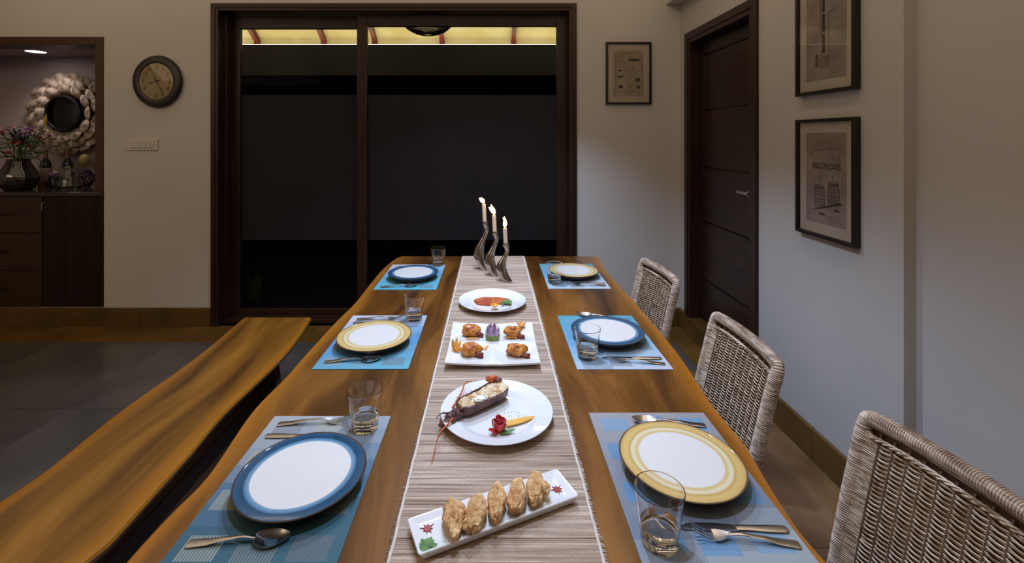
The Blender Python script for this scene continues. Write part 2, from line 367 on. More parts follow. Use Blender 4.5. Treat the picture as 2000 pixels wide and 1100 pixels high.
struct(st.build('trim_2', M_base, bevel=.002))
# ---- sliding glass door
d1 = bpy.data.objects.new('door_1', None); COL.objects.link(d1); d1.location = ((XD0+XD1)/2, YB, 0); struct(d1)
f = MB(); t = .062
f.box(XD0, XD0+t, YB-.015, YB+.21, 0, ZD); f.box(XD1-t, XD1, YB-.015, YB+.21, 0, ZD); f.box(XD0+t, XD1-t, YB-.015, YB+.21, ZD-t, ZD)
f.box(XD0+t, XD1-t, YB+.04, YB+.21, 0, .035)
f.box(XD0+.02, XD0+.04, YB-.022, YB-.015, 0, ZD-.02); f.box(XD1-.04, XD1-.02, YB-.022, YB-.015, 0, ZD-.02); f.box(XD0+.04, XD1-.04, YB-.022, YB-.015, ZD-.04, ZD-.02)
f.box(XD0+t, XD0+t+.03, YB+.06, YB+.21, .035, ZD-t)
f.build('frame', M_dwood, d1, bevel=.003)
def panel(px0, px1, Y, st0, st1, ptop, bar):
    X0 = (px0-VX)/FPX*Y; X1 = (px1-VX)/FPX*Y; T = ZD-t-.004; zt = CZ+(VY-ptop)/FPX*Y; zb = CZ-(603-VY)/FPX*Y
    g = MB().box(X0-st0, X0, Y, Y+.04, .036, T); g.box(X1, X1+st1, Y, Y+.04, .036, T)
    g.box(X0, X1, Y, Y+.04, zt, T); g.box(X0, X1, Y, Y+.04, .036, zb)
    g.build('panel_frame', M_dwood, d1, bevel=.003)
    MB().box(X0-.004, X1+.004, Y+.016, Y+.022, zb-.004, zt+.004).build('pane', M_pane, d1, smooth=0)
    za = CZ+(VY-185)/FPX*Y; zc = CZ-(470-VY)/FPX*Y
    MB().box(X0, X1, Y+.0235, Y+.025, zc, za).build('frosted_film', M_film, d1, smooth=0)
panel(469, 697, YB+.145, .095, .08, 56, 0)
panel(717, 1087, YB+.085, .086, .09, 51, 0)
MB().box((455-VX)/FPX*3.92-.01, (455-VX)/FPX*3.92+.012, YB+.135, YB+.146, 1.02, 1.36).build('recessed_pull', M_legw, d1, bevel=.003)
# ---- veranda behind the glass
struct(MB().box(-5.6, 3.2, YB+.2, 8.0, -.14, -.03).build('trim_3', M_out, smooth=0))
YR = 5.2; ZR = CZ+(VY-74)/FPX*YR
rf = MB().loft([[(-5.5, YR, ZR), (-5.5, YB+.22, ZR+.63*(YR-YB-.22)), (-5.5, YB+.22, ZR+.63*(YR-YB-.22)+.03), (-5.5, YR, ZR+.03)],
                [(3, YR, ZR), (3, YB+.22, ZR+.63*(YR-YB-.22)), (3, YB+.22, ZR+.63*(YR-YB-.22)+.03), (3, YR, ZR+.03)]])
can = empty('veranda_canopy', (-1, YR, 2.2), 'cream boarded sloping veranda canopy with red rafters above the glass door', 'canopy')
rf.build('roof_board', M_roof, can, smooth=0)
MB().box(-5.5, 3, YR, YR+.02, 2.3, ZR).build('end_board', M_roof, can, smooth=0)
for px in (372, 504, 634, 733, 864, 1003, 1130):
    X = (px-VX)/FPX*YR; r = MB()
    r.loft([[(X-.022, YR-.01, ZR-.07), (X+.022, YR-.01, ZR-.07), (X+.022, YR-.01, ZR), (X-.022, YR-.01, ZR)],
            [(X-.022, YB+.25, ZR-.07+.63*(YR-YB-.25)), (X+.022, YB+.25, ZR-.07+.63*(YR-YB-.25)), (X+.022, YB+.25, ZR+.63*(YR-YB-.25)), (X-.022, YB+.25, ZR+.63*(YR-YB-.25))]])
    r.box(X-.028, X+.028, YR-.035, YR-.001, 2.42, ZR-.03)
    r.build('rafter', M_rafter, can, smooth=0)
ZP = CZ+(VY-88)/FPX*5.0
pel = MB().box(-5.5, 3, 4.98, 5.0, ZP-.33, ZP); pel.box(-5.5, 3, 5.0, YR-.036, ZP-.33, ZP-.31)
pelo = pel.build('light_pelmet', M_fascia, can, smooth=0)
MB().box(-5.5, 3, 4.985, 4.997, ZP, ZP+.004).build('led_strip', M_led, can, smooth=0)
light('canopy_cove_lamp', 'AREA', (-1.2, 5.06, ZP-.03), 15, (1,.86,.50), shape='RECTANGLE', size=7.5, size_y=.05, rot=(PI+math.radians(4), 0, 0))
light('canopy_end_lamp', 'AREA', (-.45, 4.8, 2.62), .8, (.75,.85,1), shape='RECTANGLE', size=.8, size_y=.1, rot=(PI-.4, 0, 0))
struct(MB().box(-5.6, 3.2, 7.9, 8.0, -.14, 3.2).build('trim_4', M_fascia, smooth=0))
light('pelmet_fill_light', 'AREA', (-.8, 4.25, 2.75), 1.6, (1,.9,.78), shape='RECTANGLE', size=4, size_y=.1, rot=(math.radians(50), 0, 0))  # added fill, unseen above the lintel, brightens the pelmet face
# hanging basket shade outside
lampc = ((835-VX)/FPX*4.5, 4.5); zb = CZ+(VY-69)/FPX*4.5
zb -= 0; bk = empty('basket_pendant', (lampc[0], lampc[1], zb), 'black wire basket pendant shade hanging under the veranda canopy', 'lamp')
m_ = MB(); R0 = .28; Hh = .22
for k in range(72):
    a = 2*PI*k/72
    for s_ in (1, -1):
        m_.tube([(lampc[0]+R0*math.sin(u*PI/2)*math.cos(a+s_*u*.8), lampc[1]+R0*math.sin(u*PI/2)*math.sin(a+s_*u*.8), zb+Hh*(1-math.cos(u*PI/2))) for u in [i/10 for i in range(1, 11)]], .0028, n=4)
mo = m_.build('wire_mesh', M_basket, bk); mo['kind'] = 'stuff'
MB().tube([(lampc[0]+R0*math.cos(a*PI/24), lampc[1]+R0*math.sin(a*PI/24), zb+Hh) for a in range(48)], .005, n=5, loop=True).build('rim_ring', M_basket, bk)
MB().tube([(lampc[0], lampc[1], zb+Hh), (lampc[0], lampc[1], zb+.50)], .004, n=6).build('cord', M_basket, bk)
# veranda railing and pot
ra = empty('veranda_railing', (-.5, 6.4, -.03), 'dark railing with slim upright posts out on the veranda', 'railing')
MB().box(-4.2, 1.6, 6.38, 6.43, .92, .97).build('handrail', M_legw, ra)
for k in range(22):
    X = -4.1+k*.27; MB().box(X-.012, X+.012, 6.39, 6.42, -.03, .92).build('post', M_legw, ra, smooth=0)
M_pot = mat('glazed_pot', (.10,.12,.08), (.14,.15,.10), 9, rough=.3)
px_, py_ = -2.3, 4.45
po = empty('plant_pot', (px_, py_, -.03), 'small glazed plant pot on the veranda floor, low in the left glass pane', 'pot')
MB().lathe([(.06,0),(.085,.1),(.095,.2),(.09,.22),(.08,.21),(.07,.19)], 24, (px_, py_, -.03)).build('pot', M_pot, po)
lf = MB()
for k in range(16):
    a = k*2.4; r = .05+.05*random.random()
    lf.tube(catmull([(px_, py_, .16), (px_+r*.5*math.cos(a), py_+r*.5*math.sin(a), .24), (px_+r*1.5*math.cos(a), py_+r*1.5*math.sin(a), .27)], 4), [.003,.006,.009,.011,.012,.011,.008,.005,.001], n=4, flat=.25)
lf.build('leaves', M_plantd, po)['kind'] = 'stuff'

# ---- niche in the left of the back wall
YN = 4.42
ni = MB().box(XN0-.02, XN1+.02, YN, YN+.06, ZN0, ZN1+.05)
ni.box(XN0-.06, XN0, YB+.18, YN, ZN0, ZN1+.05); ni.box(XN1, XN1+.06, YB+.18, YN, ZN0, ZN1+.05)
ni.box(XN0, XN1, YB+.02, YN, ZN1-.055, ZN1+.05)
struct(ni.build('trim_5', M_niche, smooth=0))
fr = MB(); w_ = .067
fr.box(XN1-w_, XN1-.001, YB-.008, YB+.17, 1.092, ZN1-.001); fr.box(XN0+.001, XN0+w_, YB-.008, YB+.17, 1.092, ZN1-.001); fr.box(XN0+w_, XN1-w_, YB-.008, YB+.17, ZN1-w_, ZN1-.001)
struct(fr.build('trim_6', M_trimw, bevel=.003))
MB().box(XN0+.001, XN1-.001, YB-.02, YN-.001, 1.062, 1.091)
ct = MB().box(XN0+.001, XN1-.001, YB-.025, YN-.001, 1.06, 1.091).build('countertop', M_granite, origin=((XN0+XN1)/2, 4.1, 1.06), bevel=.003)
tag(ct, 'dark granite counter slab in the wall niche under the shell mirror', 'countertop')
Xm = (84-VX)/FPX*YB
def cab(x0, x1, label):
    c = empty('cabinet', ((x0+x1)/2, YB+.2, ZN0), label, 'cabinet', 'niche base cabinets')
    MB().box(x0, x1, YB+.012, YN-.01, ZN0, 1.058).build('body', M_cabw, c, smooth=0); return c
c2 = cab(Xm+.001, XN1-.002, 'dark base cabinet with a vertically fluted door beside the cream wall')
dr = MB(); x = Xm+.006
while x < XN1-.012:
    n = 5; rr = .0078
    dr.loft([[(x+rr-rr*math.cos(PI*k/n), YB+.002-.009*math.sin(PI*k/n), z) for k in range(n+1)]+[(x+2*rr, YB+.011, z), (x, YB+.011, z)] for z in (ZN0+.006, 1.05)])
    x += .0172
do = dr.build('fluted_door', M_flute, c2, smooth=50)
MB().tube([(Xm+.016, YB-.006, .93), (Xm+.016, YB-.026, .945), (Xm+.016, YB-.026, 1.0), (Xm+.016, YB-.006, 1.015)], .004, n=6).build('handle', M_handle, do)
Xc0 = -4.35
c1 = cab(Xc0, Xm-.001, 'dark wooden cabinet of three wide drawers left of the fluted door')
for k in range(3):
    z0 = ZN0+.004+k*.302; dw = MB().box(Xc0+.003, Xm-.004, YB-.006, YB+.012, z0, z0+.297).build('drawer', M_cabw, c1, bevel=.002)
    hx = (0-VX)/FPX*YB
    MB().tube([(hx-.07, YB-.006, z0+.15), (hx-.07, YB-.026, z0+.15), (hx+.075, YB-.026, z0+.15), (hx+.075, YB-.006, z0+.15)], .005, n=6).build('handle', M_darkm, dw)
# downlight
dlx, dly = -4.05, 4.10
dlx, dly = G(70, 100.5, ZN1-.056)[0], G(70, 100.5, ZN1-.056)[1]
dl = empty('downlight', (dlx, dly, ZN1-.06), 'round recessed downlight glowing in the top of the wall niche', 'light')
MB().ringlathe([(.085,0),(.085,.004),(.07,.004),(.07,.0)], 32, (dlx, dly, ZN1-.0595)).build('ring', M_plastic, dl)
MB().lathe([(.0,0),(.068,0),(.068,.002),(0,.002)], 32, (dlx, dly, ZN1-.0585)).build('lens', M_bulb, dl)
light('niche_lamp', 'SPOT', (dlx, dly, ZN1-.075), 9, (1,.84,.78), spot_size=math.radians(125), spot_blend=.6, shadow_soft_size=.05)

# ---- shell mirror
mx, mz, my = (131-VX)/FPX*4.36, CZ+(VY-222)/FPX*4.36, YN
mi = empty('shell_mirror', (mx, my, mz), 'round mirror framed in overlapping silvery shells hanging in the niche', 'mirror')
M_shell = mat('shell', (.16,.12,.10), (.52,.43,.36), 16, rough=.45, detail=8, pos=(.4,.6))
M_shelld = mat('shell_dark', (.07,.05,.045), (.34,.27,.22), 18, rough=.45, detail=8, pos=(.4,.6))
M_mirror = mat('dark_mirror', (.05,.05,.055), rough=.02, metal=1)
bkp = MB(); bkp.m = Matrix.Translation((mx, my, mz)) @ Matrix.Rotation(PI/2, 4, 'X'); bkp.lathe([(0,.001),(.34,.001),(.34,.02),(0,.02)], 40)
bkp.build('backing', M_darkm, mi)
def shell_mesh(name, r, ml):
    mb = MB(); rings = []; n = 20
    for i in range(6):
        q = i/5
        rings.append([(r*q*math.cos(2*PI*k/n)*(1+.05*math.sin(6*PI*k/n*2)*q)*.92, r*q*math.sin(2*PI*k/n)*(1+.05*math.sin(7*PI*k/n*2)*q), .028*(1-q*q)*r/.08+.002*math.sin(9*q*PI)*q) for k in range(n)])
    mb.loft(rings, cap=False)
    rings2 = [[(x, y, z-.004) for x, y, z in R] for R in rings]; mb.loft(rings2, cap=False)
    mb.loft([rings[-1], rings2[-1]], cap=False)
    return mb.build(name, ml, mi, world=False, smooth=60)
protos = [shell_mesh('shell', .078, M_shell), shell_mesh('shell', .078, M_shelld), shell_mesh('shell', .066, M_shell)]
first = [True]*3
for ring, (rr, cnt, dep, tilt) in enumerate([(.325, 17, .040, -.45), (.268, 14, .062, -.5), (.215, 12, .085, -.5)]):
    for k in range(cnt):
        a = 2*PI*(k+.5*(ring % 2))/cnt + random.uniform(-.06,.06); idx = 2 if ring == 2 else (1 if random.random() < .4 else 0)
        if first[idx]: o = protos[idx]; first[idx] = False
        else: o = protos[idx].copy(); COL.objects.link(o)
        # dome faces the room (-Y), tipped outward
        Rm = Matrix.Rotation(PI/2, 4, 'X') @ Matrix.Rotation(a, 4, 'Z') @ Matrix.Rotation(tilt*random.uniform(.7,1.3)*.9, 4, 'Y')
        o.matrix_local = Matrix.Translation((rr*math.cos(a), -dep, rr*math.sin(a))) @ Rm
rg = MB(); rg.m = Matrix.Translation((mx, my, mz)) @ Matrix.Rotation(PI/2, 4, 'X')
rg.tube([(.157*math.cos(2*PI*k/48), .157*math.sin(2*PI*k/48), .105) for k in range(48)], .013, n=8, loop=True)
rg.build('mirror_ring', M_darkm, mi)
gl = MB(); gl.m = Matrix.Translation((mx, my, mz)) @ Matrix.Rotation(PI/2, 4, 'X')
gl.lathe([(0,.085),(.152,.085),(.152,.10),(.12,.106),(.07,.111),(.001,.113)], 48); gl.build('mirror_glass', M_mirror, mi)

# ---- things on the niche counter
ZC = 1.091
def petal(mb, c, az, el, L, W, curl=.4, n=5):
    M = Matrix.Translation(c) @ Matrix.Rotation(az, 4, 'Z') @ Matrix.Rotation(-el, 4, 'Y')
    rings = []
    for i in range(n+1):
        q = i/n; wv = W*math.sin(PI*min(.98, .08+q*.9))**.8; z = curl*L*q*q
        rings.append([M @ Vector((L*q, -wv, z+.1*wv)), M @ Vector((L*q, 0, z-.12*W)), M @ Vector((L*q, wv, z+.1*wv)), M @ Vector((L*q, 0, z-.12*W-.0015))])
    mb.loft(rings)
vy = 3.93; vx = (36-VX)/FPX*vy
M_smoke = mat('smoky_glass', (.015,.013,.014), rough=.03, coat=1, spec=.8)
va = empty('flower_vase', (vx, vy, ZC), 'dark smoked glass bulb vase of lilies and red carnations on the counter', 'vase')
MB().lathe([(.001,0),(.085,0),(.115,.03),(.138,.08),(.132,.13),(.095,.2),(.075,.245),(.082,.262),(.074,.262),(.068,.245),(.001,.2)], 40, (vx, vy, ZC)).build('vase', M_smoke, va)
M_leaf = mat('leaf', (.03,.08,.02), (.08,.16,.05), 18, rough=.5)
M_lily = mat('lily_petal', (.34,.10,.26), (.55,.28,.45), 25, rough=.5)
M_lilac = mat('statice', (.16,.07,.30), (.30,.16,.42), 40, rough=.6)
M_carn = mat('carnation', (.45,.05,.04), (.62,.14,.10), 40, rough=.6)
M_ylw = mat('lily_stamen', (.6,.42,.08), rough=.6)
zt = ZC+.26
stm = MB(); lvs = MB()
heads = []
def px2(px, py, yy): return ((px-VX)/FPX*yy, yy, CZ+(VY-py)/FPX*yy)
for px, py, kd in [(28,250,'lily'),(72,258,'lily'),(100,265,'lily'),(2,254,'lily'),(48,262,'stat'),(36,268,'stat'),(60,252,'stat'),(24,281,'carn'),(38,280,'carn'),(38,297,'carn'),(57,287,'carn'),(77,272,'carn'),(3,262,'carn'),(86,246,'bud'),(15,300,'carn')]:
    yy = vy+random.uniform(-.1,.06); heads.append((px2(px, py, yy), kd))
for (p, kd) in heads:
    b0 = Vector((vx+random.uniform(-.04,.04), vy+random.uniform(-.04,.04), zt-.03))
    stm.tube(catmull([b0, (b0+Vector(p))/2+Vector((0,0,.03)), p], 4), .0035, n=5)
for k in range(90):
    a = random.uniform(0, 2*PI); r = random.uniform(.03,.26); h = random.uniform(.0,.26)
    c = Vector((vx+.5*r*math.cos(a), vy+.5*r*math.sin(a), zt+h*.8)); petal(lvs, c, a, random.uniform(.0,1.1), random.uniform(.07,.13), random.uniform(.008,.016), -.3)
stm.build('stems', M_leaf, va)['kind'] = 'stuff'; lvs.build('leaves', M_leaf, va)['kind'] = 'stuff'
for (p, kd) in heads:
    mb = MB()
    if kd == 'lily':
        for k in range(6): petal(mb, p, k*PI/3+.3, .45, .085, .025, -.5)
        fo = mb.build('lily', M_lily, va); s2 = MB()
        for k in range(4): s2.tube([p, (p[0]+.014*math.cos(k*1.6), p[1]+.014*math.sin(k*1.6), p[2]+.035)], [.0015,.003], n=4)
        s2.build('stamens', M_ylw, fo)
    elif kd == 'stat':
        for k in range(22): mb.blob((p[0]+random.uniform(-.035,.035), p[1]+random.uniform(-.03,.03), p[2]+random.uniform(-.02,.02)), (.009,.009,.008), k, .3, 2, 1)
        mb.build('statice_head', M_lilac, va)
    elif kd == 'carn':
        for j in range(3):
            for k in range(7): petal(mb, p, k*.9+j, .3+j*.45, .026, .010, .2, 3)
        mb.build('carnation', M_carn, va)
    else:
        mb.tube([p, (p[0]+.01, p[1], p[2]+.05), (p[0]+.02, p[1], p[2]+.10)], [.006,.013,.002], n=7); mb.build('lily_bud', M_ylw, va)
M_cglass = mat('carafe_glass', (.93,.98,.95), rough=.02, trans=1, ior=1.4)
M_tankl = mat('carafe_plant', (.10,.2,.04), (.2,.32,.08), 20, rough=.5)
def item(px, ybot_y):            # X at depth
    return ((px-VX)/FPX*ybot_y, ybot_y)
gx_, gy_ = item(136, 3.98)
ca = empty('plant_carafe', (gx_, gy_, ZC), 'clear bulb carafe holding a trailing green cutting, near the niche edge', 'carafe')
MB().lathe([(.001,0),(.075,0),(.088,.03),(.082,.07),(.055,.13),(.038,.175),(.042,.185),(.036,.185),(.032,.172),(.050,.13),(.078,.07),(.083,.032),(.07,.008),(.001,.008)], 36, (gx_, gy_, ZC)).build('carafe', M_cglass, ca)
cl = MB()
for k in range(14):
    a = random.uniform(0, 2*PI); petal(cl, (gx_+.03*math.cos(a), gy_+.03*math.sin(a), ZC+random.uniform(.06,.2)), a, random.uniform(-.2,.9), random.uniform(.04,.08), .016, -.3)
cl.tube(catmull([(gx_, gy_, ZC+.03), (gx_+.01, gy_, ZC+.14), (gx_+.06, gy_-.02, ZC+.22)], 4), .003, n=5)
cl.build('cutting', M_tankl, ca)['kind'] = 'stuff'
M_bottle = mat('dark_bottle_glass', (.012,.014,.012), rough=.05, coat=1)
M_label = mat('bottle_label', (.30,.22,.20), (.36,.27,.24), 9, rough=.7)
M_cap = mat('bottle_capsule', (.30,.20,.07), rough=.35, metal=.5)
def bottle(px, Y, s, label, lab=True):
    X, Y = item(px, Y)
    b = empty('wine_bottle', (X, Y, ZC), label, 'bottle', 'wine bottles on the niche counter')
    MB().lathe([(.001,0),(.036*s,0),(.038*s,.01),(.038*s,.17*s),(.034*s,.195*s),(.016*s,.225*s),(.014*s,.235*s),(.014*s,.27*s),(.001,.27*s)], 28, (X, Y, ZC)).build('bottle', M_bottle, b)
    MB().lathe([(.0146*s,.232*s),(.0150*s,.30*s),(.001,.30*s)], 20, (X, Y, ZC)).build('capsule', M_cap, b)
    if lab: MB().lathe([(.0384*s,.04*s),(.0388*s,.041*s),(.0388*s,.15*s),(.0384*s,.151*s)], 28, (X, Y, ZC)).build('label', M_label, b)
bottle(89, 4.22, 1.12, 'dark wine bottle with a pale label, just right of the flower vase')
bottle(132, 4.28, 1.12, 'dark wine bottle behind the clear plant carafe')
M_amber = mat('amber_drink', (.55,.16,.02), rough=.02, trans=.7, ior=1.33)
wx, wy = item(70, 4.12)
wg = empty('wine_glass', (wx, wy, ZC), 'stemmed glass of amber drink between the flower vase and the bottle', 'glass')
MB().lathe([(.001,0),(.032,0),(.032,.003),(.004,.006),(.0035,.08),(.02,.09),(.036,.115),(.037,.145),(.031,.18),(.030,.18),(.0355,.145),(.0345,.116),(.019,.092),(.001,.087)], 28, (wx, wy, ZC)).build('glass', M_cglass, wg)
MB().lathe([(.001,.088),(.018,.0935),(.0335,.117),(.0345,.138),(.001,.138)], 28, (wx, wy, ZC)).build('drink', M_amber, wg)
ax, ay = item(81, 4.10)
ag = empty('amber_tumbler', (ax, ay, ZC), 'small amber glass at the foot of the wine bottle on the counter', 'glass')
MB().lathe([(.001,0),(.024,0),(.028,.055),(.025,.055),(.021,.006),(.001,.006)], 24, (ax, ay, ZC)).build('tumbler', M_amber, ag)
M_dpur = mat('dark_purple_fruit', (.03,.015,.04), (.09,.05,.10), 30, rough=.4)
fx, fy = item(169, 4.15)
fb = empty('artificial_grapes', (fx, fy, ZC), 'dark purple cluster of decorative grapes right of the plant carafe', 'ornament')
gm = MB()
for k in range(60):
    a = k*2.4; q = k/60; r = .055*math.sin(PI*(.12+.86*q))
    gm.blob((fx+r*math.cos(a), fy+r*math.sin(a), ZC+.012+.15*q), (.013,.013,.013), k, .05, 2, 1)
gm.build('grapes', M_dpur, fb)['kind'] = 'stuff'
M_pear = mat('yellow_ornament', (.30,.24,.08), (.36,.29,.12), 8, rough=.5)
yx, yy = item(166, 4.3)
yo = empty('yellow_orb', (yx, yy, ZC), 'dull yellow round ornament on a foot behind the dark grapes', 'ornament')
MB().blob((yx, yy, ZC+.235), (.045,.045,.055), 3, .04, 2, 3).build('orb', M_pear, yo)
MB().lathe([(.03,0),(.03,.005),(.006,.012),(.006,.185),(.015,.19)], 20, (yx, yy, ZC)).build('foot', M_cap, yo)
bx_, by_ = item(108, 4.1)
bo = empty('flower_bowl', (bx_, by_, ZC), 'small dark bowl of purple and yellow blooms between bottle and carafe', 'bowl')
MB().lathe([(.03,0),(.045,.05),(.05,.10),(.046,.10),(.04,.05),(.001,.01)], 24, (bx_, by_, ZC)).build('bowl', M_smoke, bo)
bm_ = MB()
for k in range(16): bm_.blob((bx_+random.uniform(-.04,.04), by_+random.uniform(-.04,.04), ZC+.11+random.uniform(0,.02)), (.013,.013,.01), k, .3, 3, 1)
bm_.build('blooms', M_lilac, bo)['kind'] = 'stuff'
MB().blob((bx_, by_, ZC+.138), (.016,.012,.012), 2, .2, 3, 2).build('yellow_bloom', M_ylw, bo)

# ---- wall clock
cx, cy, cz = (306-VX)/FPX*3.75, YB, CZ+(VY-159)/FPX*3.75
ck = empty('wall_clock', (cx, cy, cz), 'round black-rimmed wall clock with an aged tan dial left of the glass door', 'clock')
def facing(c, sx=1):
    mb = MB(); mb.m = Matrix.Translation(c) @ Matrix.Rotation(PI/2, 4, 'X') @ Matrix.Diagonal((sx, 1, 1, 1)); return mb
f = facing((cx, cy, cz), .945)
f.lathe([(.001,0),(.195,0),(.210,.010),(.212,.022),(.203,.036),(.17,.044),(.150,.040),(.146,.030),(.001,.028)], 64)
f.build('rim', M_frame, ck)
facing((cx, cy, cz), .945).lathe([(.001,.029),(.147,.029),(.147,.032),(.001,.032)], 64).build('dial', M_dial, ck)
def text_mesh(s, size, c, mat_, parent, name, sx=1.0, rot=None, depth=.0005):
    cu = bpy.data.curves.new('txt', 'FONT'); cu.body = s; cu.size = size; cu.align_x = 'CENTER'; cu.align_y = 'CENTER'; cu.extrude = depth
    to = bpy.data.objects.new('txt', cu); COL.objects.link(to); bpy.context.view_layer.update()
    me = bpy.data.meshes.new_from_object(to.evaluated_get(bpy.context.evaluated_depsgraph_get()))
    bpy.data.objects.remove(to)
    M = Matrix.Translation(Vector(c)) @ (rot or Matrix.Rotation(PI/2, 4, 'X')) @ Matrix.Diagonal((sx,1,1,1))
    me.transform(M); off = parent.location; me.transform(Matrix.Translation(-off))
    me.materials.clear(); me.materials.append(mat_)
    o = bpy.data.objects.new(name, me); COL.objects.link(o); o.parent = parent; return o
for k in range(1, 13):
    a = PI/2-k*PI/6
    text_mesh(str(k), .052, (cx+.112*math.cos(a)*.945, cy-.0326, cz+.116*math.sin(a)), M_ink, ck, 'numeral', sx=.72)
def hand(ang, L, w0, z):
    mb = facing((cx, cy, cz)); a = PI/2-ang
    u = Vector((math.cos(a), math.sin(a), 0)); v = Vector((-u.y, u.x, 0))
    P = [-u*.035-v*w0*.8, -u*.035+v*w0*.8, u*.01+v*w0*.4, u*L*.55+v*w0*.5, u*L*.62+v*w0*1.5, u*L*.72+v*w0*.4, u*L, u*L*.72-v*w0*.4, u*L*.62-v*w0*1.5, u*L*.55-v*w0*.5, u*.01-v*w0*.4]
    mb.loft([[p+Vector((0,0,z)) for p in P], [p+Vector((0,0,z+.0015)) for p in P]]); mb.build('hand', M_frame, ck, smooth=0)
hand(2*PI*(8.42/12), .078, .005, .035); hand(2*PI*(25/60), .112, .004, .038)
facing((cx, cy, cz)).lathe([(.001,.034),(.008,.034),(.008,.041),(.001,.041)], 16).build('hub', M_frame, ck)
facing((cx, cy, cz), .945).lathe([(.001,.0475),(.08,.0465),(.147,.043),(.147,.0415),(.08,.045),(.001,.046)], 48).build('clock_glass', mat('clock_glass', (1,1,1), rough=.02, trans=1, ior=1.2), ck)
# ---- switch plate
sx0, sx1 = (248-VX)/FPX*YB, (309-VX)/FPX*YB; sz1, sz0 = CZ-(271-VY)/FPX*YB, CZ-(294-VY)/FPX*YB
sw = empty('switch_plate', ((sx0+sx1)/2, YB, (sz0+sz1)/2), 'white electrical switch plate on the wall below the clock', 'switch')
MB().box(sx0, sx1, YB-.009, YB-.0005, sz0, sz1).build('plate', M_plastic, sw, bevel=.003)
MB().box(sx0+.03, sx0+.118, YB-.0125, YB-.009, sz0+.026, sz1-.018).build('socket_module', M_plastic, sw, bevel=.002)
for k in range(3): MB().box(sx0+.132+k*.033, sx0+.160+k*.033, YB-.0135, YB-.009, sz0+.026, sz1-.018).build('rocker', M_plastic, sw, bevel=.002)
for k in range(7): MB().box(sx0+.042+k*.026, sx0+.05+k*.026, YB-.0098, YB-.009, sz0+.012, sz0+.017).build('marking', M_ink, sw, smooth=0)

# ---- framed prints
def strokes(mb, lines, w_, M, h=.0006):
    for ln in lines:
        wd = ln[0] if isinstance(ln[0], (int, float)) else w_
        pts = ln[1:] if isinstance(ln[0], (int, float)) else ln
        for a, b in zip(pts, pts[1:]):
            a = Vector((a[0], a[1], 0)); b = Vector((b[0], b[1], 0)); d = b-a
            if d.length < 1e-6: continue
            d.normalize(); n = Vector((-d.y, d.x, 0))*wd/2; zv = Vector((0,0,h))
            P = [a-n, b-n, b+n, a+n]
            mb.add([M @ p for p in P]+[M @ (p+zv) for p in P], [(4,5,6,7),(0,1,5,4),(1,2,6,5),(2,3,7,6),(3,0,4,7)])
def scribble(x0, x1, y, amp=.002, n=None):
    n = n or int((x1-x0)/.0035)
    return [(lerp(x0, x1, i/n), y+random.uniform(-amp, amp)) for i in range(n+1)]
def hatch(pts_fn, n): return [pts_fn(i/(n-1)) for i in range(n)]
def picture(label, M, W, H, mw, paper, fw, dep, px_, py_, artx):
    loc = M.translation
    p = empty('framed_print', tuple(loc), label, 'picture')
    f = MB(); f.m = M
    f.box(-W/2, W/2, -H/2, -H/2+fw, .0006, dep); f.box(-W/2, W/2, H/2-fw, H/2, .0006, dep); f.box(-W/2, -W/2+fw, -H/2+fw, H/2-fw, .0006, dep); f.box(W/2-fw, W/2, -H/2+fw, H/2-fw, .0006, dep)
    f.build('frame', M_frame, p, bevel=.0015)
    g = MB(); g.m = M; g.box(-W/2+fw, W/2-fw, -H/2+fw, H/2-fw, .002, dep*.45); g.build('mount', M_mount, p, smooth=0)
    q = MB(); q.m = M; q.box(-px_/2, px_/2, -py_/2, py_/2, dep*.45, dep*.45+.0008); pr = q.build('print', paper, p, smooth=0)
    Mi = M @ Matrix.Translation((0,0,dep*.45+.0008))
    for ml, w_, lines in artx:
        s = MB(); strokes(s, lines, w_, Mi); s.build('ink_drawing', ml, pr, smooth=0)['kind'] = 'stuff'
    gl = MB(); gl.m = M; gl.box(-W/2+fw, W/2-fw, -H/2+fw, H/2-fw, dep*.8, dep*.8+.002)
    gl.build('picture_glass', M_glz, p, smooth=0)
M_glz = mat('picture_glass', (1,1,1), rough=0, trans=1, ior=1.15)
def rectl(x0, x1, y0, y1): return [(x0,y0),(x1,y0),(x1,y1),(x0,y1),(x0,y0)]
def ell(x, y, a, b, n=16): return [(x+a*math.cos(2*PI*k/n), y+b*math.sin(2*PI*k/n)) for k in range(n+1)]
def fill_ell(x, y, a, b, st=.0035):
    out = []; v = -b
    while v < b:
        hw = a*math.sqrt(max(0, 1-(v/b)**2)); out.append(scribble(x-hw, x+hw, y+v, .001, 6)); v += st
    return out
# map: pixel size of paper px 1197-1257 x 97-188
W, H = 89/FPX*3.76, 122/FPX*3.76
Mb = Matrix.Translation(((1227.5-VX)/FPX*3.77, YB, CZ+(VY-143)/FPX*3.77)) @ Matrix.Rotation(PI/2, 4, 'X')
bx0, bx1, by0, by1 = -.105, .108, -.152, .16
coast = [(-.10,.10),(-.085,.085),(-.07,.055),(-.045,.05),(-.035,.06),(-.03,.04),(-.028,.01),(-.02,-.02),(-.008,-.06),(.002,-.095),(.012,-.118),(.02,-.10),(.03,-.075),(.042,-.055),(.045,-.02),(.06,0),(.085,.02),(.105,.045)]
inl = [[(-.06,.14),(-.045,.11),(-.05,.08),(-.035,.06)],[(-.08,.14),(-.075,.1),(-.06,.09),(-.04,.1),(-.02,.085),(.02,.08),(.06,.09),(.1,.08)],[(-.02,.08),(.0,.05),(.03,.045),(.06,.04)],[(-.01,.04),(.0,.0),(.02,-.02),(.04,-.01)],[(.0,-.03),(.02,-.05),(.03,-.05)],[(.03,.08),(.05,.05),(.045,.02),(.06,.0)],[(-.03,.03),(.01,.02),(.05,.03)]]
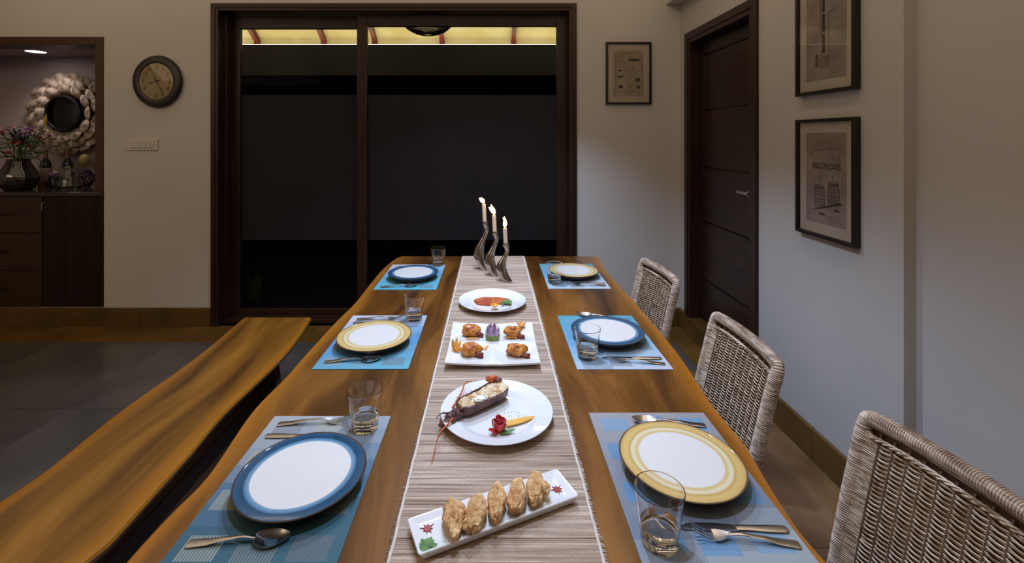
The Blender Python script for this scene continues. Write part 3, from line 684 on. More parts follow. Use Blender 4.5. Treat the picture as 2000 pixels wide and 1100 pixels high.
art_map = [(M_inkl, .0016, [rectl(bx0,bx1,by0,by1), rectl(bx0+.004,bx1-.004,by0+.004,by1-.004)]+inl+[scribble(-.09,.09,.167,.0018), scribble(-.03,.03,-.165,.001)]+[scribble(-.02+.01*(k%2), .045, .06-.013*k, .003) for k in range(8)]+[scribble(-.1,-.02,.15-.012*k,.003) for k in range(6)]),
           (M_ink, .0022, [coast]+[ell(.05,.12,.052,.02)]),
           (M_ink, .0028, fill_ell(.045,.108,.05,.014,.004)+fill_ell(-.065,-.028,.026,.012,.004)+fill_ell(-.07,.02,.014,.008)+fill_ell(.075,-.055,.02,.017)+fill_ell(-.062,-.11,.018,.014)+fill_ell(.08,-.115,.014,.014)+[scribble(-.01,.04,-.132,.001)])]
picture('small framed antique map print on the wall between the glass door and the wooden door', Mb, W, H, .03, M_printm, .017, .022, .245, .375, art_map)
# patent prints on the right wall: plane normal -X; local x runs towards the camera (-Y)
Mrot = Matrix(((0,0,-1,0),(-1,0,0,0),(0,1,0,0),(0,0,0,1)))
PW, PH = .376, .55
def barrel(x, y, w_, h_):
    L = []
    prof = lambda q: w_*(.78+.22*math.sin(PI*q))
    L.append([(x-prof(i/8), y-h_+2*h_*i/8) for i in range(9)]); L.append([(x+prof(i/8), y-h_+2*h_*i/8) for i in range(9)])
    for q in (0, .1, .25, .4, .6, .75, .9, 1): L.append([(x-prof(q)+2*prof(q)*k/6, y-h_+2*h_*q-.004*math.sin(PI*k/6)) for k in range(7)])
    L.append(ell(x, y+h_, w_*.78, .006))
    for k in range(1, 9): L.append([(x-prof(.5)+2*prof(.5)*k/9, y-h_*.9), (x-prof(.5)+2*prof(.5)*k/9, y+h_*.9)])
    return L
low = [(M_inkl, .0014, [scribble(-.1,-.07,.193,.001), scribble(.03,.11,.193,.001), scribble(-.09,.08,.176,.001), scribble(-.05,.05,.168,.001), scribble(-.1,-.085,.16,.001)] +
        [rectl(-.085,.09,.095,.135), [(-.085,.135),(-.06,.15),(.1,.15),(.09,.135)], scribble(-.07,-.03,.158,.0015)] + [[(-.06,.09),(-.06,.045)],[(.09,.095),(.09,.06)]] +
        [[(-.035,.02),(-.035,-.05)],[(.045,.02),(.045,-.03)],[(-.028,.02),(-.028,-.05)],[(.052,.02),(.052,-.03)]] + [scribble(.01+k*.0,.1,-.17-.01*k,.003) for k in range(3)] + [scribble(-.11,-.06,-.15-.011*k,.003) for k in range(3)]),
       (M_ink, .0022, [[(-.062,.128),(.088,.142)]] + [scribble(-.085,.095,.045+.007*k,.006) for k in range(4)] + barrel(-.035,-.085,.036,.048)+barrel(.052,-.065,.036,.048)),
       (M_ink, .003, [[(-.07,-.145),(.1,-.1)],[(-.07,-.152),(.1,-.107)],[(-.065,-.149),(.1,-.103)]]+fill_ell(-.02,-.165,.02,.007)+fill_ell(.07,-.138,.02,.007))]
up = [(M_inkl, .0016, [[(.02,-.12),(.02,.09),(.06,.1),(.08,.108)],[(.028,-.12),(.028,.083),(.062,.094)],[(-.09,-.152),(.1,-.11)],[(-.03,.2),(-.03,.0)]] + [[(-.03,.19-.012*k),(-.005,.19-.012*k)] for k in range(26)] +
       [scribble(.04,.1,-.155-.011*k,.002) for k in range(4)] + [scribble(-.1,-.06,-.165-.011*k,.002) for k in range(3)] + [scribble(-.1,-.06,.2,.002), scribble(.0,.06,-.06,.002)]),
      (M_ink, .0024, [[(-.018,-.1),(-.018,.2),(-.014,.235),(.0,.25),(.02,.262)], [(-.035,-.155),(.02,-.155),(.02,-.105),(-.035,-.105),(-.035,-.155)], [(-.055,-.15),(-.055,-.09),(-.05,-.085)], [(-.065,-.14),(-.065,-.1),(-.035,-.095)]]),
      (M_ink, .014, [[(-.008,-.09),(-.008,.0)],[(-.008,.01),(-.008,.09)],[(-.008,.1),(-.008,.21)]]), (M_ink, .007, [[(-.05,-.15),(-.05,-.09)]]),
      (M_ink, .0012, [scribble(-.03,.015,-.11-.006*k,.002) for k in range(7)])]
yc = (1.924+2.30)/2+.006
picture('lower black-framed patent print of two barrels on the right-hand wall', Matrix.Translation((XR, yc, 1.345)) @ Mrot, PW, PH, .05, M_printp, .016, .03, .255, .42, low)
picture('upper black-framed patent print of a still column, cut by the top of the photo', Matrix.Translation((XR, yc, 2.01)) @ Mrot, PW, PH, .05, M_printp, .016, .03, .255, .42, up)

# ================================================================== TABLE AND BENCH
ZT = .765
def slab(name, left, right, y0, y1, ztop, th, m, parent, ny=90, nx=40, sapw=.048):
    mb = MB(); sap = []; rows = []
    for i in range(ny+1):
        y = lerp(y0, y1, i/ny); xl = interpc(left, y); xr = interpc(right, y)
        nz = .004*mnoise.noise(Vector((y*4, 0, 1.3))); nz2 = .004*mnoise.noise(Vector((y*4, 5, 1.3)))
        xl += nz; xr += nz2
        top = [(lerp(xl, xr, k/nx), y, ztop) for k in range(nx+1)]
        edge = .012
        ring = [(xl+.004, y, ztop-.003)] + [(lerp(xl+edge, xr-edge, k/nx), y, ztop) for k in range(nx+1)] + [(xr-.004, y, ztop-.003), (xr, y, ztop-.012), (xr-.006, y, ztop-th*.6), (xr-.03, y, ztop-th), (xl+.03, y, ztop-th), (xl+.006, y, ztop-th*.6), (xl, y, ztop-.012)]
        rows.append(ring)
        for p in ring:
            d = min(p[0]-xl, xr-p[0]); wv = sapw*(1+.6*mnoise.noise(Vector((y*1.7, 0 if p[0] < (xl+xr)/2 else 9, 0))))
            s = max(0, min(1, 1.25-d/wv)); sap.append(s*s*(3-2*s))
    mb.loft(rows); o = mb.build(name, m, parent, smooth=40)
    at = o.data.attributes.new('sap', 'FLOAT', 'POINT'); at.data.foreach_set('value', sap)
    return o
tl = [(.3,-.62),(.6,-.65),(.836,-.665),(.948,-.659),(1.031,-.649),(1.131,-.656),(1.328,-.676),(1.514,-.664),(1.855,-.66),(2.204,-.64),(2.64,-.645),(2.86,-.632),(2.97,-.61),(3.0,-.592)]
tr = [(.3,.60),(.835,.608),(.903,.604),(1.04,.617),(1.163,.634),(1.3,.637),(1.448,.648),(1.739,.667),(2.17,.669),(2.4,.665),(2.68,.665),(2.9,.685),(2.97,.69),(3.0,.678)]
tb = empty('dining_table', (0, 1.65, 0), 'long live-edge wooden dining table laid for six in the middle of the room', 'table')
slab('table_top', tl, tr, .30, 3.0, ZT, .055, M_table, tb)
for y in (.52, 2.80):
    MB().loft([[(-.42, y-.035, 0), (.42, y-.035, 0), (.42, y+.035, 0), (-.42, y+.035, 0)], [(-.34, y-.035, ZT-.056), (.34, y-.035, ZT-.056), (.34, y+.035, ZT-.056), (-.34, y+.035, ZT-.056)]]).build('leg', M_legw, tb, bevel=.005)
MB().box(-.06, .06, .556, 2.764, .30, .40).build('stretcher', M_legw, tb, bevel=.004)
ZB = .45
bl = [(a[1], a[0]) for a in [G(-150, 1085, ZB), G(0, 978, ZB), G(95.5, 913.6, ZB), G(227, 807, ZB), G(391, 691, ZB), G(472, 623, ZB)]]
br = [(a[1], a[0]) for a in [G(161, 1100, ZB), G(218, 1054.5, ZB), G(363.6, 891, ZB), G(436, 807, ZB), G(495.5, 750, ZB), G(554.5, 693, ZB), G(582, 659, ZB), G(610, 618, ZB)]]
bl = [(.25, -1.44)]+bl; br = [(.25, -1.06)]+br
be = empty('bench', (-1.27, 1.6, 0), 'long live-edge wooden bench along the left side of the dining table', 'bench')
slab('seat', bl, br, .25, 2.79, ZB, .05, M_bench, be, nx=16, sapw=.05)
for y in (.62, 2.45):
    MB().loft([[(-1.44, y-.03, 0), (-1.09, y-.03, 0), (-1.09, y+.03, 0), (-1.44, y+.03, 0)], [(-1.37, y-.03, ZB-.051), (-1.15, y-.03, ZB-.051), (-1.15, y+.03, ZB-.051), (-1.37, y+.03, ZB-.051)]]).build('leg', M_legw, be, bevel=.005)
MB().box(-1.31, -1.21, .652, 2.418, .12, .20).build('stretcher', M_legw, be, bevel=.004)

# ---- runner
def runner():
    rn = empty('table_runner', (.008, 1.65, ZT), 'beige slatted grass table runner with frayed cream edges down the table', 'table runner')
    m = bpy.data.materials.new('runner_weave'); m.use_nodes = True; N = m.node_tree.nodes; L = m.node_tree.links
    b = N['Principled BSDF']; b.inputs['Roughness'].default_value = .8; b.inputs['Specular IOR Level'].default_value = .2
    tc = N.new('ShaderNodeTexCoord')
    def nz(sc, det):
        mp = N.new('ShaderNodeMapping'); mp.inputs['Scale'].default_value = sc; L.new(tc.outputs['Object'], mp.inputs['Vector'])
        n = N.new('ShaderNodeTexNoise'); n.inputs['Scale'].default_value = 1; n.inputs['Detail'].default_value = det; L.new(mp.outputs[0], n.inputs['Vector']); return n
    a = nz((4, 170, 1), 4); c = nz((700, 120, 1), 1); d = nz((2, 30, 1), 2)
    r = N.new('ShaderNodeValToRGB'); e = r.color_ramp.elements
    e[0].position = .27; e[0].color = (.15,.10,.07,1); e[1].position = .74; e[1].color = (.68,.55,.45,1)
    k = e.new(.40); k.color = (.33,.24,.18,1); k = e.new(.55); k.color = (.44,.34,.265,1)
    ad = N.new('ShaderNodeMath'); ad.operation = 'MULTIPLY_ADD'; ad.inputs[1].default_value = .25; L.new(c.outputs['Fac'], ad.inputs[0]); L.new(a.outputs['Fac'], ad.inputs[2])
    a2 = N.new('ShaderNodeMath'); a2.operation = 'MULTIPLY_ADD'; a2.inputs[1].default_value = .35; L.new(d.outputs['Fac'], a2.inputs[0]); L.new(ad.outputs[0], a2.inputs[2])
    a3 = N.new('ShaderNodeMath'); a3.operation = 'SUBTRACT'; a3.inputs[1].default_value = .29; L.new(a2.outputs[0], a3.inputs[0])
    L.new(a3.outputs[0], r.inputs['Fac']); L.new(r.outputs[0], b.inputs['Base Color'])
    x0, x1 = -.188, .203; mb = MB(); rows = []; y = .32; prev = 0
    while y < 3.0:
        h = random.uniform(.0005, .0014); jl = random.uniform(-.0015,.0015); jr = random.uniform(-.0015,.0015); p = random.choice((.0035,.0045,.0055))
        for q, hh in ((0,.0004),(.25,h),(.75,h)):
            rows.append([(x0+jl, y+p*q, ZT+.0004)] + [(lerp(x0+jl, x1+jr, k/5), y+p*q, ZT+.0016+hh) for k in range(6)] + [(x1+jr, y+p*q, ZT+.0004)])
        y += p
    rows = [[(p[0], min(p[1], 3.002), p[2]) for p in r_] for r_ in rows]
    for z in (ZT-.02, ZT-.16):      # hangs over the far end
        rows.append([(x0, 3.0055, z)] + [(lerp(x0, x1, k/5), 3.0075, z) for k in range(6)] + [(x1, 3.0055, z)])
    mb.loft(rows, cap=False, closed=False); o = mb.build('woven_mat', m, rn, smooth=0); o['kind'] = 'stuff'
    M_fr = mat('runner_fringe', (.62,.56,.50), (.72,.66,.60), 40, rough=.9)
    fr_ = MB()
    for sx, xx in ((-1, x0), (1, x1)):
        y = .33
        fr_.tube([(xx-sx*.002+random.uniform(-.001,.001), .33+i*.02, ZT+.003) for i in range(133)], .0028, n=5, flat=.5)
        while y < 2.99:
            L_ = random.uniform(.003,.009); dy = random.uniform(-.003,.003)
            fr_.tube([(xx-sx*.002, y, ZT+.003), (xx+sx*L_*.6, y+dy*.5, ZT+.0028), (xx+sx*L_, y+dy, ZT+.0012)], .0006, n=3, cap=False)
            y += random.uniform(.002,.0045)
    fr_.build('fringe', M_fr, rn, smooth=0)['kind'] = 'stuff'
runner()
ZR_ = ZT+.0036        # top of the runner

# ---- placemats
M_mat = bpy.data.materials.new('placemat_weave'); M_mat.use_nodes = True
def _mm():
    N = M_mat.node_tree.nodes; L = M_mat.node_tree.links; b = N['Principled BSDF']; b.inputs['Roughness'].default_value = .55; b.inputs['Specular IOR Level'].default_value = .3
    at = N.new('ShaderNodeAttribute'); at.attribute_name = 'Col'
    tc = N.new('ShaderNodeTexCoord'); ch = N.new('ShaderNodeTexChecker'); ch.inputs['Scale'].default_value = 600
    L.new(tc.outputs['Object'], ch.inputs['Vector']); ch.inputs['Color1'].default_value = (.86,.86,.86,1); ch.inputs['Color2'].default_value = (1.1,1.1,1.1,1)
    mx_ = N.new('ShaderNodeVectorMath'); mx_.operation = 'MULTIPLY'; L.new(at.outputs['Color'], mx_.inputs[0]); L.new(ch.outputs['Color'], mx_.inputs[1])
    L.new(mx_.outputs[0], b.inputs['Base Color'])
    bp = N.new('ShaderNodeBump'); bp.inputs['Strength'].default_value = .25; bp.inputs['Distance'].default_value = .001; L.new(ch.outputs['Fac'], bp.inputs['Height']); L.new(bp.outputs[0], b.inputs['Normal'])
_mm()
def placemat(xc, yc, rz, flip, bands, rcols, label, shade=1.0):
    W, H, nx, ny = .318, .462, 160, 92
    vs = []; fs = []; cols = []
    for j in range(ny+1):
        for i in range(nx+1): vs.append((-W/2+W*i/nx, -H/2+H*j/ny, .0022))
    for j in range(ny):
        for i in range(nx): fs.append((j*(nx+1)+i, j*(nx+1)+i+1, (j+1)*(nx+1)+i+1, (j+1)*(nx+1)+i))
    n0 = len(vs)
    vs += [(-W/2,-H/2,0),(W/2,-H/2,0),(W/2,H/2,0),(-W/2,H/2,0)]
    a, b, c, d = 0, nx, (ny+1)*(nx+1)-1, ny*(nx+1)
    fs += [(n0, n0+1, b, a), (n0+1, n0+2, c, b), (n0+2, n0+3, d, c), (n0+3, n0, a, d), (n0+3, n0+2, n0+1, n0)]
    rects = [(.06,.28,.05,.17),(.38,.62,.03,.13),(.70,.93,.05,.17),(.04,.24,.30,.42),(.76,.95,.28,.40),(.36,.60,.45,.55),(.05,.25,.58,.70),(.74,.95,.56,.68),(.08,.30,.83,.95),(.40,.62,.86,.96),(.70,.92,.82,.94)]
    for j in range(ny):
        for i in range(nx):
            u, v = (i+.5)/nx, (j+.5)/ny
            if flip: u, v = 1-u, 1-v
            # overlapping woven colour blocks
            vb = v + (.10 if u < .30 else (0 if u < .62 else -.07))
            k = vb*(len(bands)-1); k = max(0, min(len(bands)-1.001, k)); ka = int(k); t_ = round((k-ka)*2)/2
            col = [lerp(bands[ka][q], bands[ka+1][q], t_) for q in range(3)]
            for ri, (x0, x1, y0, y1) in enumerate(rects):
                if x0 <= u <= x1 and y0 <= v <= y1 and i % 3 != 0:
                    rc = rcols[ri % len(rcols)]; col = [lerp(col[q], rc[q], .8) for q in range(3)]
            cols.append((*lin([col[0]*shade, col[1]*.965*shade, col[2]*.87*shade]), 1))
    cols += [cols[0]]*5
    me = bpy.data.meshes.new('placemat'); me.from_pydata(vs, [], fs)
    ca = me.color_attributes.new('Col', 'FLOAT_COLOR', 'CORNER'); buf = []
    for p in me.polygons:
        for _ in p.loop_indices: buf += cols[p.index]
    ca.data.foreach_set('color', buf)
    me.materials.append(M_mat); o = bpy.data.objects.new('placemat', me); COL.objects.link(o)
    o.location = (xc, yc, ZT+.0003); o.rotation_euler = (0,0,rz)
    tag(o, label, 'placemat', 'woven blue placemats')
LG = (.60,.60,.60); DG = (.42,.44,.52); LAV = (.68,.73,.84); SKY = (.42,.62,.84); CY = (.34,.64,.78); DB = (.22,.40,.58)
xw = .435
placemat(-.437, 1.040, 0, False, [(.24,.40,.50),(.25,.40,.52),(.34,.46,.62),(.54,.60,.72),(.64,.68,.77)], [(.66,.68,.66),(.50,.54,.58),(.44,.46,.54)], 'blue woven placemat under the nearest left-hand blue plate')
placemat(-.437, 1.762, .004, False, [(.38,.66,.82),(.36,.60,.82),(.34,.56,.82),(.58,.66,.86),(.72,.75,.88)], [LG,(.46,.6,.72),DG], 'sky blue woven placemat under the middle left yellow plate')
placemat(-.440, 2.565, 0, False, [(.34,.68,.84),(.36,.66,.84),(.36,.62,.84),(.50,.66,.86),(.70,.74,.88)], [(.4,.62,.72),(.36,.6,.8),DG], 'bright blue placemat under the far left blue plate')
placemat(.428, 1.056, 0, True, [(.60,.61,.68),(.55,.58,.68),(.50,.54,.64),(.47,.52,.64),(.60,.66,.76)], [(.30,.58,.88),(.28,.56,.86),(.42,.62,.88)], 'grey blue placemat with bright blue squares under the nearest right yellow plate')
placemat(.440, 1.760, 0, True, [(.32,.62,.76),(.36,.62,.84),(.42,.64,.88),(.58,.72,.90),(.70,.76,.90)], [DG,(.44,.6,.78),(.46,.62,.8)], 'light blue placemat under the middle right blue plate')
placemat(.445, 2.580, 0, True, [(.34,.62,.74),(.38,.62,.82),(.44,.64,.86),(.60,.72,.90),(.72,.78,.90)], [DG,(.46,.6,.76),(.48,.62,.8)], 'light blue placemat under the far right yellow plate')
ZM = ZT+.0027

# ---- dinner plates
def plate_mesh(m, label, group):
    p = empty('dinner_plate', (0,0,0), label, 'plate', group)
    prof = [(.001,.008),(.05,.008),(.094,.0083),(.102,.0096),(.109,.0130),(.117,.0195),(.125,.0268),(.1315,.0318),(.1345,.0330),(.1360,.0329),(.1365,.0318)]
    MB().lathe(prof, 96).build('glazed_face', m, p, world=False, smooth=60)
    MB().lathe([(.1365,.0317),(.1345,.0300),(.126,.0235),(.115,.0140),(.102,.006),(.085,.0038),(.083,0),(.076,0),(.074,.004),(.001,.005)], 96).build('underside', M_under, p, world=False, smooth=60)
    return p
pb = plate_mesh(M_blue, '', 'blue rimmed dinner plates'); pyl = plate_mesh(M_yel, '', 'yellow rimmed dinner plates')
for i, (x, y, lb) in enumerate([(-.416, 1.015, 'white plate with blue rim, nearest plate on the left'), (.440, 1.768, 'blue rimmed white plate, middle setting on the right'), (-.430, 2.53, 'blue rimmed white plate, farthest setting on the left')]):
    inst(pb, (x, y, ZM), i*1.3, lb, first=(i == 0))
for i, (x, y, lb) in enumerate([(.431, 1.060, 'white plate with yellow rim, nearest plate on the right'), (-.437, 1.721, 'yellow rimmed white plate, middle setting on the left'), (.450, 2.57, 'yellow rimmed white plate, farthest setting on the right')]):
    inst(pyl, (x, y, ZM), i*2.1, lb, first=(i == 0))

# ---- tumblers
tg = empty('water_tumbler', (0,0,0), '', 'glass', 'clear water tumblers')
def walls(a, b, n=8): return [(lerp(a[0], b[0], q), lerp(a[1], b[1], q)) for q in [.015]+[i/n for i in range(1, n)]+[.985]]
MB().lathe([(.001,0),(.029,0),(.0300,.0001),(.0318,.0008),(.0328,.003)]+walls((.0328,.003),(.0462,.102))+[(.0462,.102),(.0461,.1030),(.0456,.1034),(.0450,.1030),(.0448,.102)]+walls((.0448,.102),(.0328,.0200))+[(.0328,.0200),(.0320,.0175),(.0300,.0162),(.028,.0159),(.001,.0155)], 64).build('glass', M_glass, tg, world=False, smooth=60)
MB().lathe([(.001,.0157),(.0278,.0161),(.0298,.0164),(.0318,.0177),(.03265,.0202)]+walls((.03265,.0202),(.03525,.038),4)+[(.03525,.038),(.0350,.0383),(.001,.0383)], 64).build('water', M_water, tg, world=False, smooth=40)
for i, (x, y, lb) in enumerate([(.315, .873, 'clear tumbler beside the nearest right yellow plate'), (-.334, 1.218, 'clear tumbler behind the nearest left blue plate'), (-.328, 1.950, 'clear tumbler behind the middle left yellow plate'),
                                (.331, 1.610, 'clear tumbler in front of the middle right blue plate'), (-.322, 2.785, 'clear tumbler behind the far left blue plate'), (.330, 2.440, 'clear tumbler in front of the far right yellow plate')]):
    inst(tg, (x, y, ZM), i, lb, first=(i == 0))

# ---- cutlery: all point along +X from handle end (x=0) to the tip
def flat_loft(st):           # stations (x, z, halfwidth, halfthick)
    mb = MB(); rings = []
    for x, z, w_, t_ in st:
        rings.append([(x, w_*math.cos(2*PI*k/12), z+t_*math.sin(2*PI*k/12)) for k in range(12)])
    return mb.loft(rings)
def dense(st, k=4):
    out = []
    for a, b in zip(st, st[1:]):
        for j in range(k): t_ = j/k; t2 = t_*t_*(3-2*t_); out.append(tuple([lerp(a[0], b[0], t_)]+[lerp(a[q], b[q], t2) for q in (1,2,3)]))
    out.append(st[-1]); return out
HND = [(0,.0020,.006,.0008),(.003,.0020,.0095,.0013),(.03,.0035,.0085,.0013),(.07,.0085,.0050,.0015),(.105,.0110,.0034,.0018),(.126,.0085,.0036,.0017)]
spn = empty('spoon', (0,0,0), '', 'spoon', 'steel spoons')
flat_loft(dense(HND)).build('handle', M_steel, spn, world=False)
mb = MB(); rings = []
for i in range(13):                                    # bowl as a double-walled shell
    q = i/12; x = .124+.066*q; hw = .0205*math.sin(PI*(.07+.91*q)**.85)**.75+.0006; zr = lerp(.0095,.0125,q)-.004*math.sin(PI*q); dp = .0088*math.sin(PI*min(1,.05+q*.95))**.7+.0003
    rings.append([(x, -hw+2*hw*k/10, zr-dp*(1-(2*k/10-1)**2)) for k in range(11)] + [(x, hw-2*hw*k/10, zr-.0012-dp*(1-(2*k/10-1)**2)) for k in range(11)])
mb.loft(rings); mb.build('bowl', M_steel, spn, world=False, smooth=60)
frk = empty('fork', (0,0,0), '', 'fork', 'steel forks')
flat_loft(dense(HND)).build('handle', M_steel, frk, world=False)
def fz(x): q = (x-.12)/.075; return .0092-.0065*math.sin(PI*min(q/.62,1)*.5) + (.014*((q-.5)/.5)**1.4 if q > .5 else 0)
mb = MB(); rings = []
for x, hw in ((.122,.0036),(.130,.006),(.138,.0105),(.146,.0128),(.155,.0130)):
    z = fz(x); rings.append([(x,-hw,z),(x,0,z-.0015),(x,hw,z),(x,hw,z+.0014),(x,0,z+.0002),(x,-hw,z+.0014)])
mb.loft(rings); mb.build('head', M_steel, frk, world=False)
for k in range(4):
    yy_ = -.0111+k*.0074; mb = MB(); rings = []
    for x, hw in ((.154,.0019),(.165,.0017),(.178,.0015),(.190,.0011),(.195,.0004)):
        z = fz(x); rings.append([(x, yy_-hw, z), (x, yy_+hw, z), (x, yy_+hw, z+.0013), (x, yy_-hw, z+.0013)])
    mb.loft(rings); mb.build('tine', M_steel, frk, world=False)
knf = empty('knife', (0,0,0), '', 'knife', 'steel table knives')
flat_loft(dense([(0,.0026,.004,.0010),(.004,.0026,.0088,.0022),(.03,.0028,.0090,.0024),(.08,.0030,.0066,.0024),(.10,.003,.0064,.0022)])).build('handle', M_steel, knf, world=False)
mb = MB(); rings = []
for x, a, b in ((.099,-.0062,.0062),(.11,-.0085,.0066),(.14,-.0100,.0070),(.175,-.0100,.0070),(.195,-.0070,.0066),(.204,-.002,.0050),(.208,.0022,.0034)):
    rings.append([(x,a,.0018),(x,b,.0014),(x,b,.0034),(x,a,.0022)])
mb.loft(rings); mb.build('blade', M_steel, knf, world=False)
def lay(proto, kind, p0, p1, label, cnt={}, z=None):
    a = G(*p0, ZM); b = G(*p1, ZM); ang = math.atan2(b[1]-a[1], b[0]-a[0])
    f1 = kind not in cnt; cnt[kind] = 1
    o = inst(proto, (a[0], a[1], ZM+.0004), ang, label, first=f1); return o
def layw(proto, kind, x, y, ang, label): # world placement, handle end at x,y
    cntd = lay.__defaults__[0]; f1 = kind not in cntd; cntd[kind] = 1
    return inst(proto, (x, y, ZM+.0004), math.radians(ang), label, first=f1)
layw(spn, 'spoon', -.572, .868, 3, 'spoon in front of the nearest left blue plate')
layw(frk, 'fork', -.570, 1.232, 4, 'fork behind the nearest left blue plate')
layw(knf, 'knife', -.578, 1.183, -1, 'knife just behind the rim of the nearest left blue plate')
layw(spn, 'spoon', .565, 1.226, 174, 'spoon behind the nearest right yellow plate')
layw(knf, 'knife', .575, .900, 178, 'knife in front of the nearest right yellow plate')
layw(frk, 'fork', .576, .866, 173, 'fork below the knife at the nearest right setting')
layw(spn, 'spoon', -.570, 1.575, 5, 'spoon in front of the middle left yellow plate')
layw(frk, 'fork', -.566, 1.945, 3, 'fork behind the middle left yellow plate')
layw(knf, 'knife', -.572, 1.905, 1, 'knife tucked behind the middle left yellow plate')
layw(knf, 'knife', .585, 1.600, 179, 'knife in front of the middle right blue plate')
layw(frk, 'fork', .583, 1.562, 172, 'fork in front of the middle right blue plate, beside its tumbler')
layw(spn, 'spoon', .545, 1.945, 163, 'spoon poking out behind the middle right blue plate')
layw(spn, 'spoon', -.570, 2.365, 7, 'spoon in front of the far left blue plate')
layw(frk, 'fork', -.55, 2.735, -2, 'fork behind the far left blue plate')
layw(knf, 'knife', .590, 2.425, 179, 'knife in front of the far right yellow plate')
layw(frk, 'fork', .588, 2.392, 176, 'fork in front of the far right yellow plate')

# ---- candlesticks and candles
def candlestick(bx, by, Hh, foot, label, clabel, lc, flame, k):
    o = empty('candlestick', (bx, by, ZR_), label, 'candlestick', 'trio of curved metal candlesticks')
    s = Hh/.268
    # centre line: foot sweeps right and forward, belly leans left, neck leans right
    pts = [(.022,-.012,.0),(.014,-.008,.016),(-.002,.0,.042),(-.014,.004,.075),(-.013,.004,.115),(.002,0,.158),(.020,0,.200),(.027,0,.235),(.018,0,.262)]
    rad = [.030,.034,.037,.036,.028,.0185,.0150,.015,.0175]
    P = catmull([(bx+p[0]*s, by+p[1]*s, ZR_+p[2]*s) for p in pts], 6)
    R = [v.x for v in catmull([(r_*(.55+.45*s), 0, 0) for r_ in rad], 6)]
    mb = MB(); rings = []; n = 20
    for i, (p, r_) in enumerate(zip(P, R)):
        q = i/(len(P)-1)
        rings.append([(p.x+r_*math.cos(2*PI*j/n)*(1+.15*math.cos(2*(2*PI*j/n+q*2.2))*(1-q)), p.y+r_*.8*math.sin(2*PI*j/n), max(ZR_+.0003, p.z+r_*(-2.2*math.cos(2*PI*j/n)*q*(1-q)**2))) for j in range(n)])
    mb.loft(rings)
    mb.build('body', M_chrome, o, smooth=60)
    T = P[-1]
    MB().lathe([(.012,-.006),(.0175,0),(.0185,.010),(.0178,.016),(.0135,.016),(.0128,.004),(.001,.003)], 28, (T.x, T.y, T.z)).build('cup', M_chrome, o)
    zc = T.z+.0035
    c = empty('candle', (T.x, T.y, zc), clabel, 'candle', 'lit taper candles')
    tilt = -.05
    M = Matrix.Translation((T.x, T.y, zc)) @ Matrix.Rotation(tilt, 4, 'Y')
    cb = MB(); cb.m = M; cb.lathe([(.001,0),(.0115,0),(.0112,lc*.7),(.0112,lc-.003),(.0100,lc),(.006,lc-.002),(.001,lc-.003)], 24)
    cb.build('wax', M_wax, c)
    wk = MB(); wk.m = M; wk.tube([(0,0,lc-.003),(.0005,0,lc+.006),(-.001,0,lc+.010)], .0012, n=5); wk.build('wick', M_wick, c)
    for nm, ml, sc in (('flame', M_flame, 1.0), ('flame_core', M_flamec, .62)):
        if nm == 'flame_core': par = fo
        fm = MB()
        for tongue in flame:
            pt = [Vector((x_*.001, y_, z_*.001)) for x_, y_, z_ in tongue[0]]; rr = [r_*.00125*sc for r_ in tongue[1]]
            if sc < 1: rr = rr[:len(rr)]; pt = [Vector((p.x, p.y-.0, lerp(pt[1].z, p.z, .8))) for p in pt]
            Pc = catmull(pt, 5); Rc = [max(.0001, v.x) for v in catmull([(r_,0,0) for r_ in rr], 5)]
            F = MB(); F.m = Matrix.Translation((M @ Vector((0,0,lc+.006)))); F.tube(Pc, Rc, n=14)
            fm.add(F.v, F.f)
        if nm == 'flame': fo = fm.build(nm, ml, c, smooth=80); fo.visible_shadow = True
        else: fm.build(nm, ml, fo, smooth=80)
fl1 = [([(0,0,-2),(-2,0,5),(-8,0,14),(-17,0,22),(-27,0,30)], [1.5,7,10,7,.3]), ([(-8,0,12),(-13,0,24),(-15,0,33)], [7,5,.3])]
fl2 = [([(0,0,-2),(0,0,8),(-6,0,24),(-12,0,40),(-16,0,57)], [1.5,8,10,6,.3]), ([(-6,0,16),(-17,0,28),(-29,0,40)], [7,6,.3])]
fl3 = [([(0,0,-2),(0,0,10),(1,0,24),(-1,0,42),(-4,0,58)], [1.5,7.5,8,4.5,.3]), ([(1,0,24),(-6,0,42),(-11,0,52)], [5,2.5,.3])]
candlestick(-.060, 2.70, .268, 0, 'tallest of the three curved silver candlesticks, at the back left', 'white candle in the tallest candlestick, flame blown left', .112, fl1, 0)
candlestick(.000, 2.585, .232, 0, 'middle height curved silver candlestick, between the other two', 'white candle in the middle candlestick with a forked flame', .100, fl2, 1)
candlestick(.061, 2.48, .190, 0, 'shortest curved silver candlestick, nearest on the runner', 'white candle in the shortest candlestick with a slim upright flame', .090, fl3, 2)

# ================================================================== SERVING DISHES AND FOOD
def round_dish(x, y, r, label):
    o = empty('serving_plate', (x, y, ZR_), label, 'plate', 'round white serving plates')
    k = r/.152
    MB().lathe([(.001,.006),(.085*k,.0065),(.096*k,.0085),(.104*k,.0135),(.118*k,.0175),(.146*k,.0245),(.1515*k,.0262),(.1522*k,.0248),(.146*k,.0215),(.115*k,.0125),(.098*k,.004),(.09*k,.0),(.083*k,.0),(.080*k,.0035),(.001,.0035)], 96, (x, y, ZR_)).build('plate_body', M_white, o, smooth=60)
dA = (.0125, 1.262); dB = (.001, 2.115)
round_dish(*dA, .152, 'round white serving plate holding the grilled half lobster')
round_dish(*dB, .153, 'round white serving plate with the red fillet, below the candlesticks')
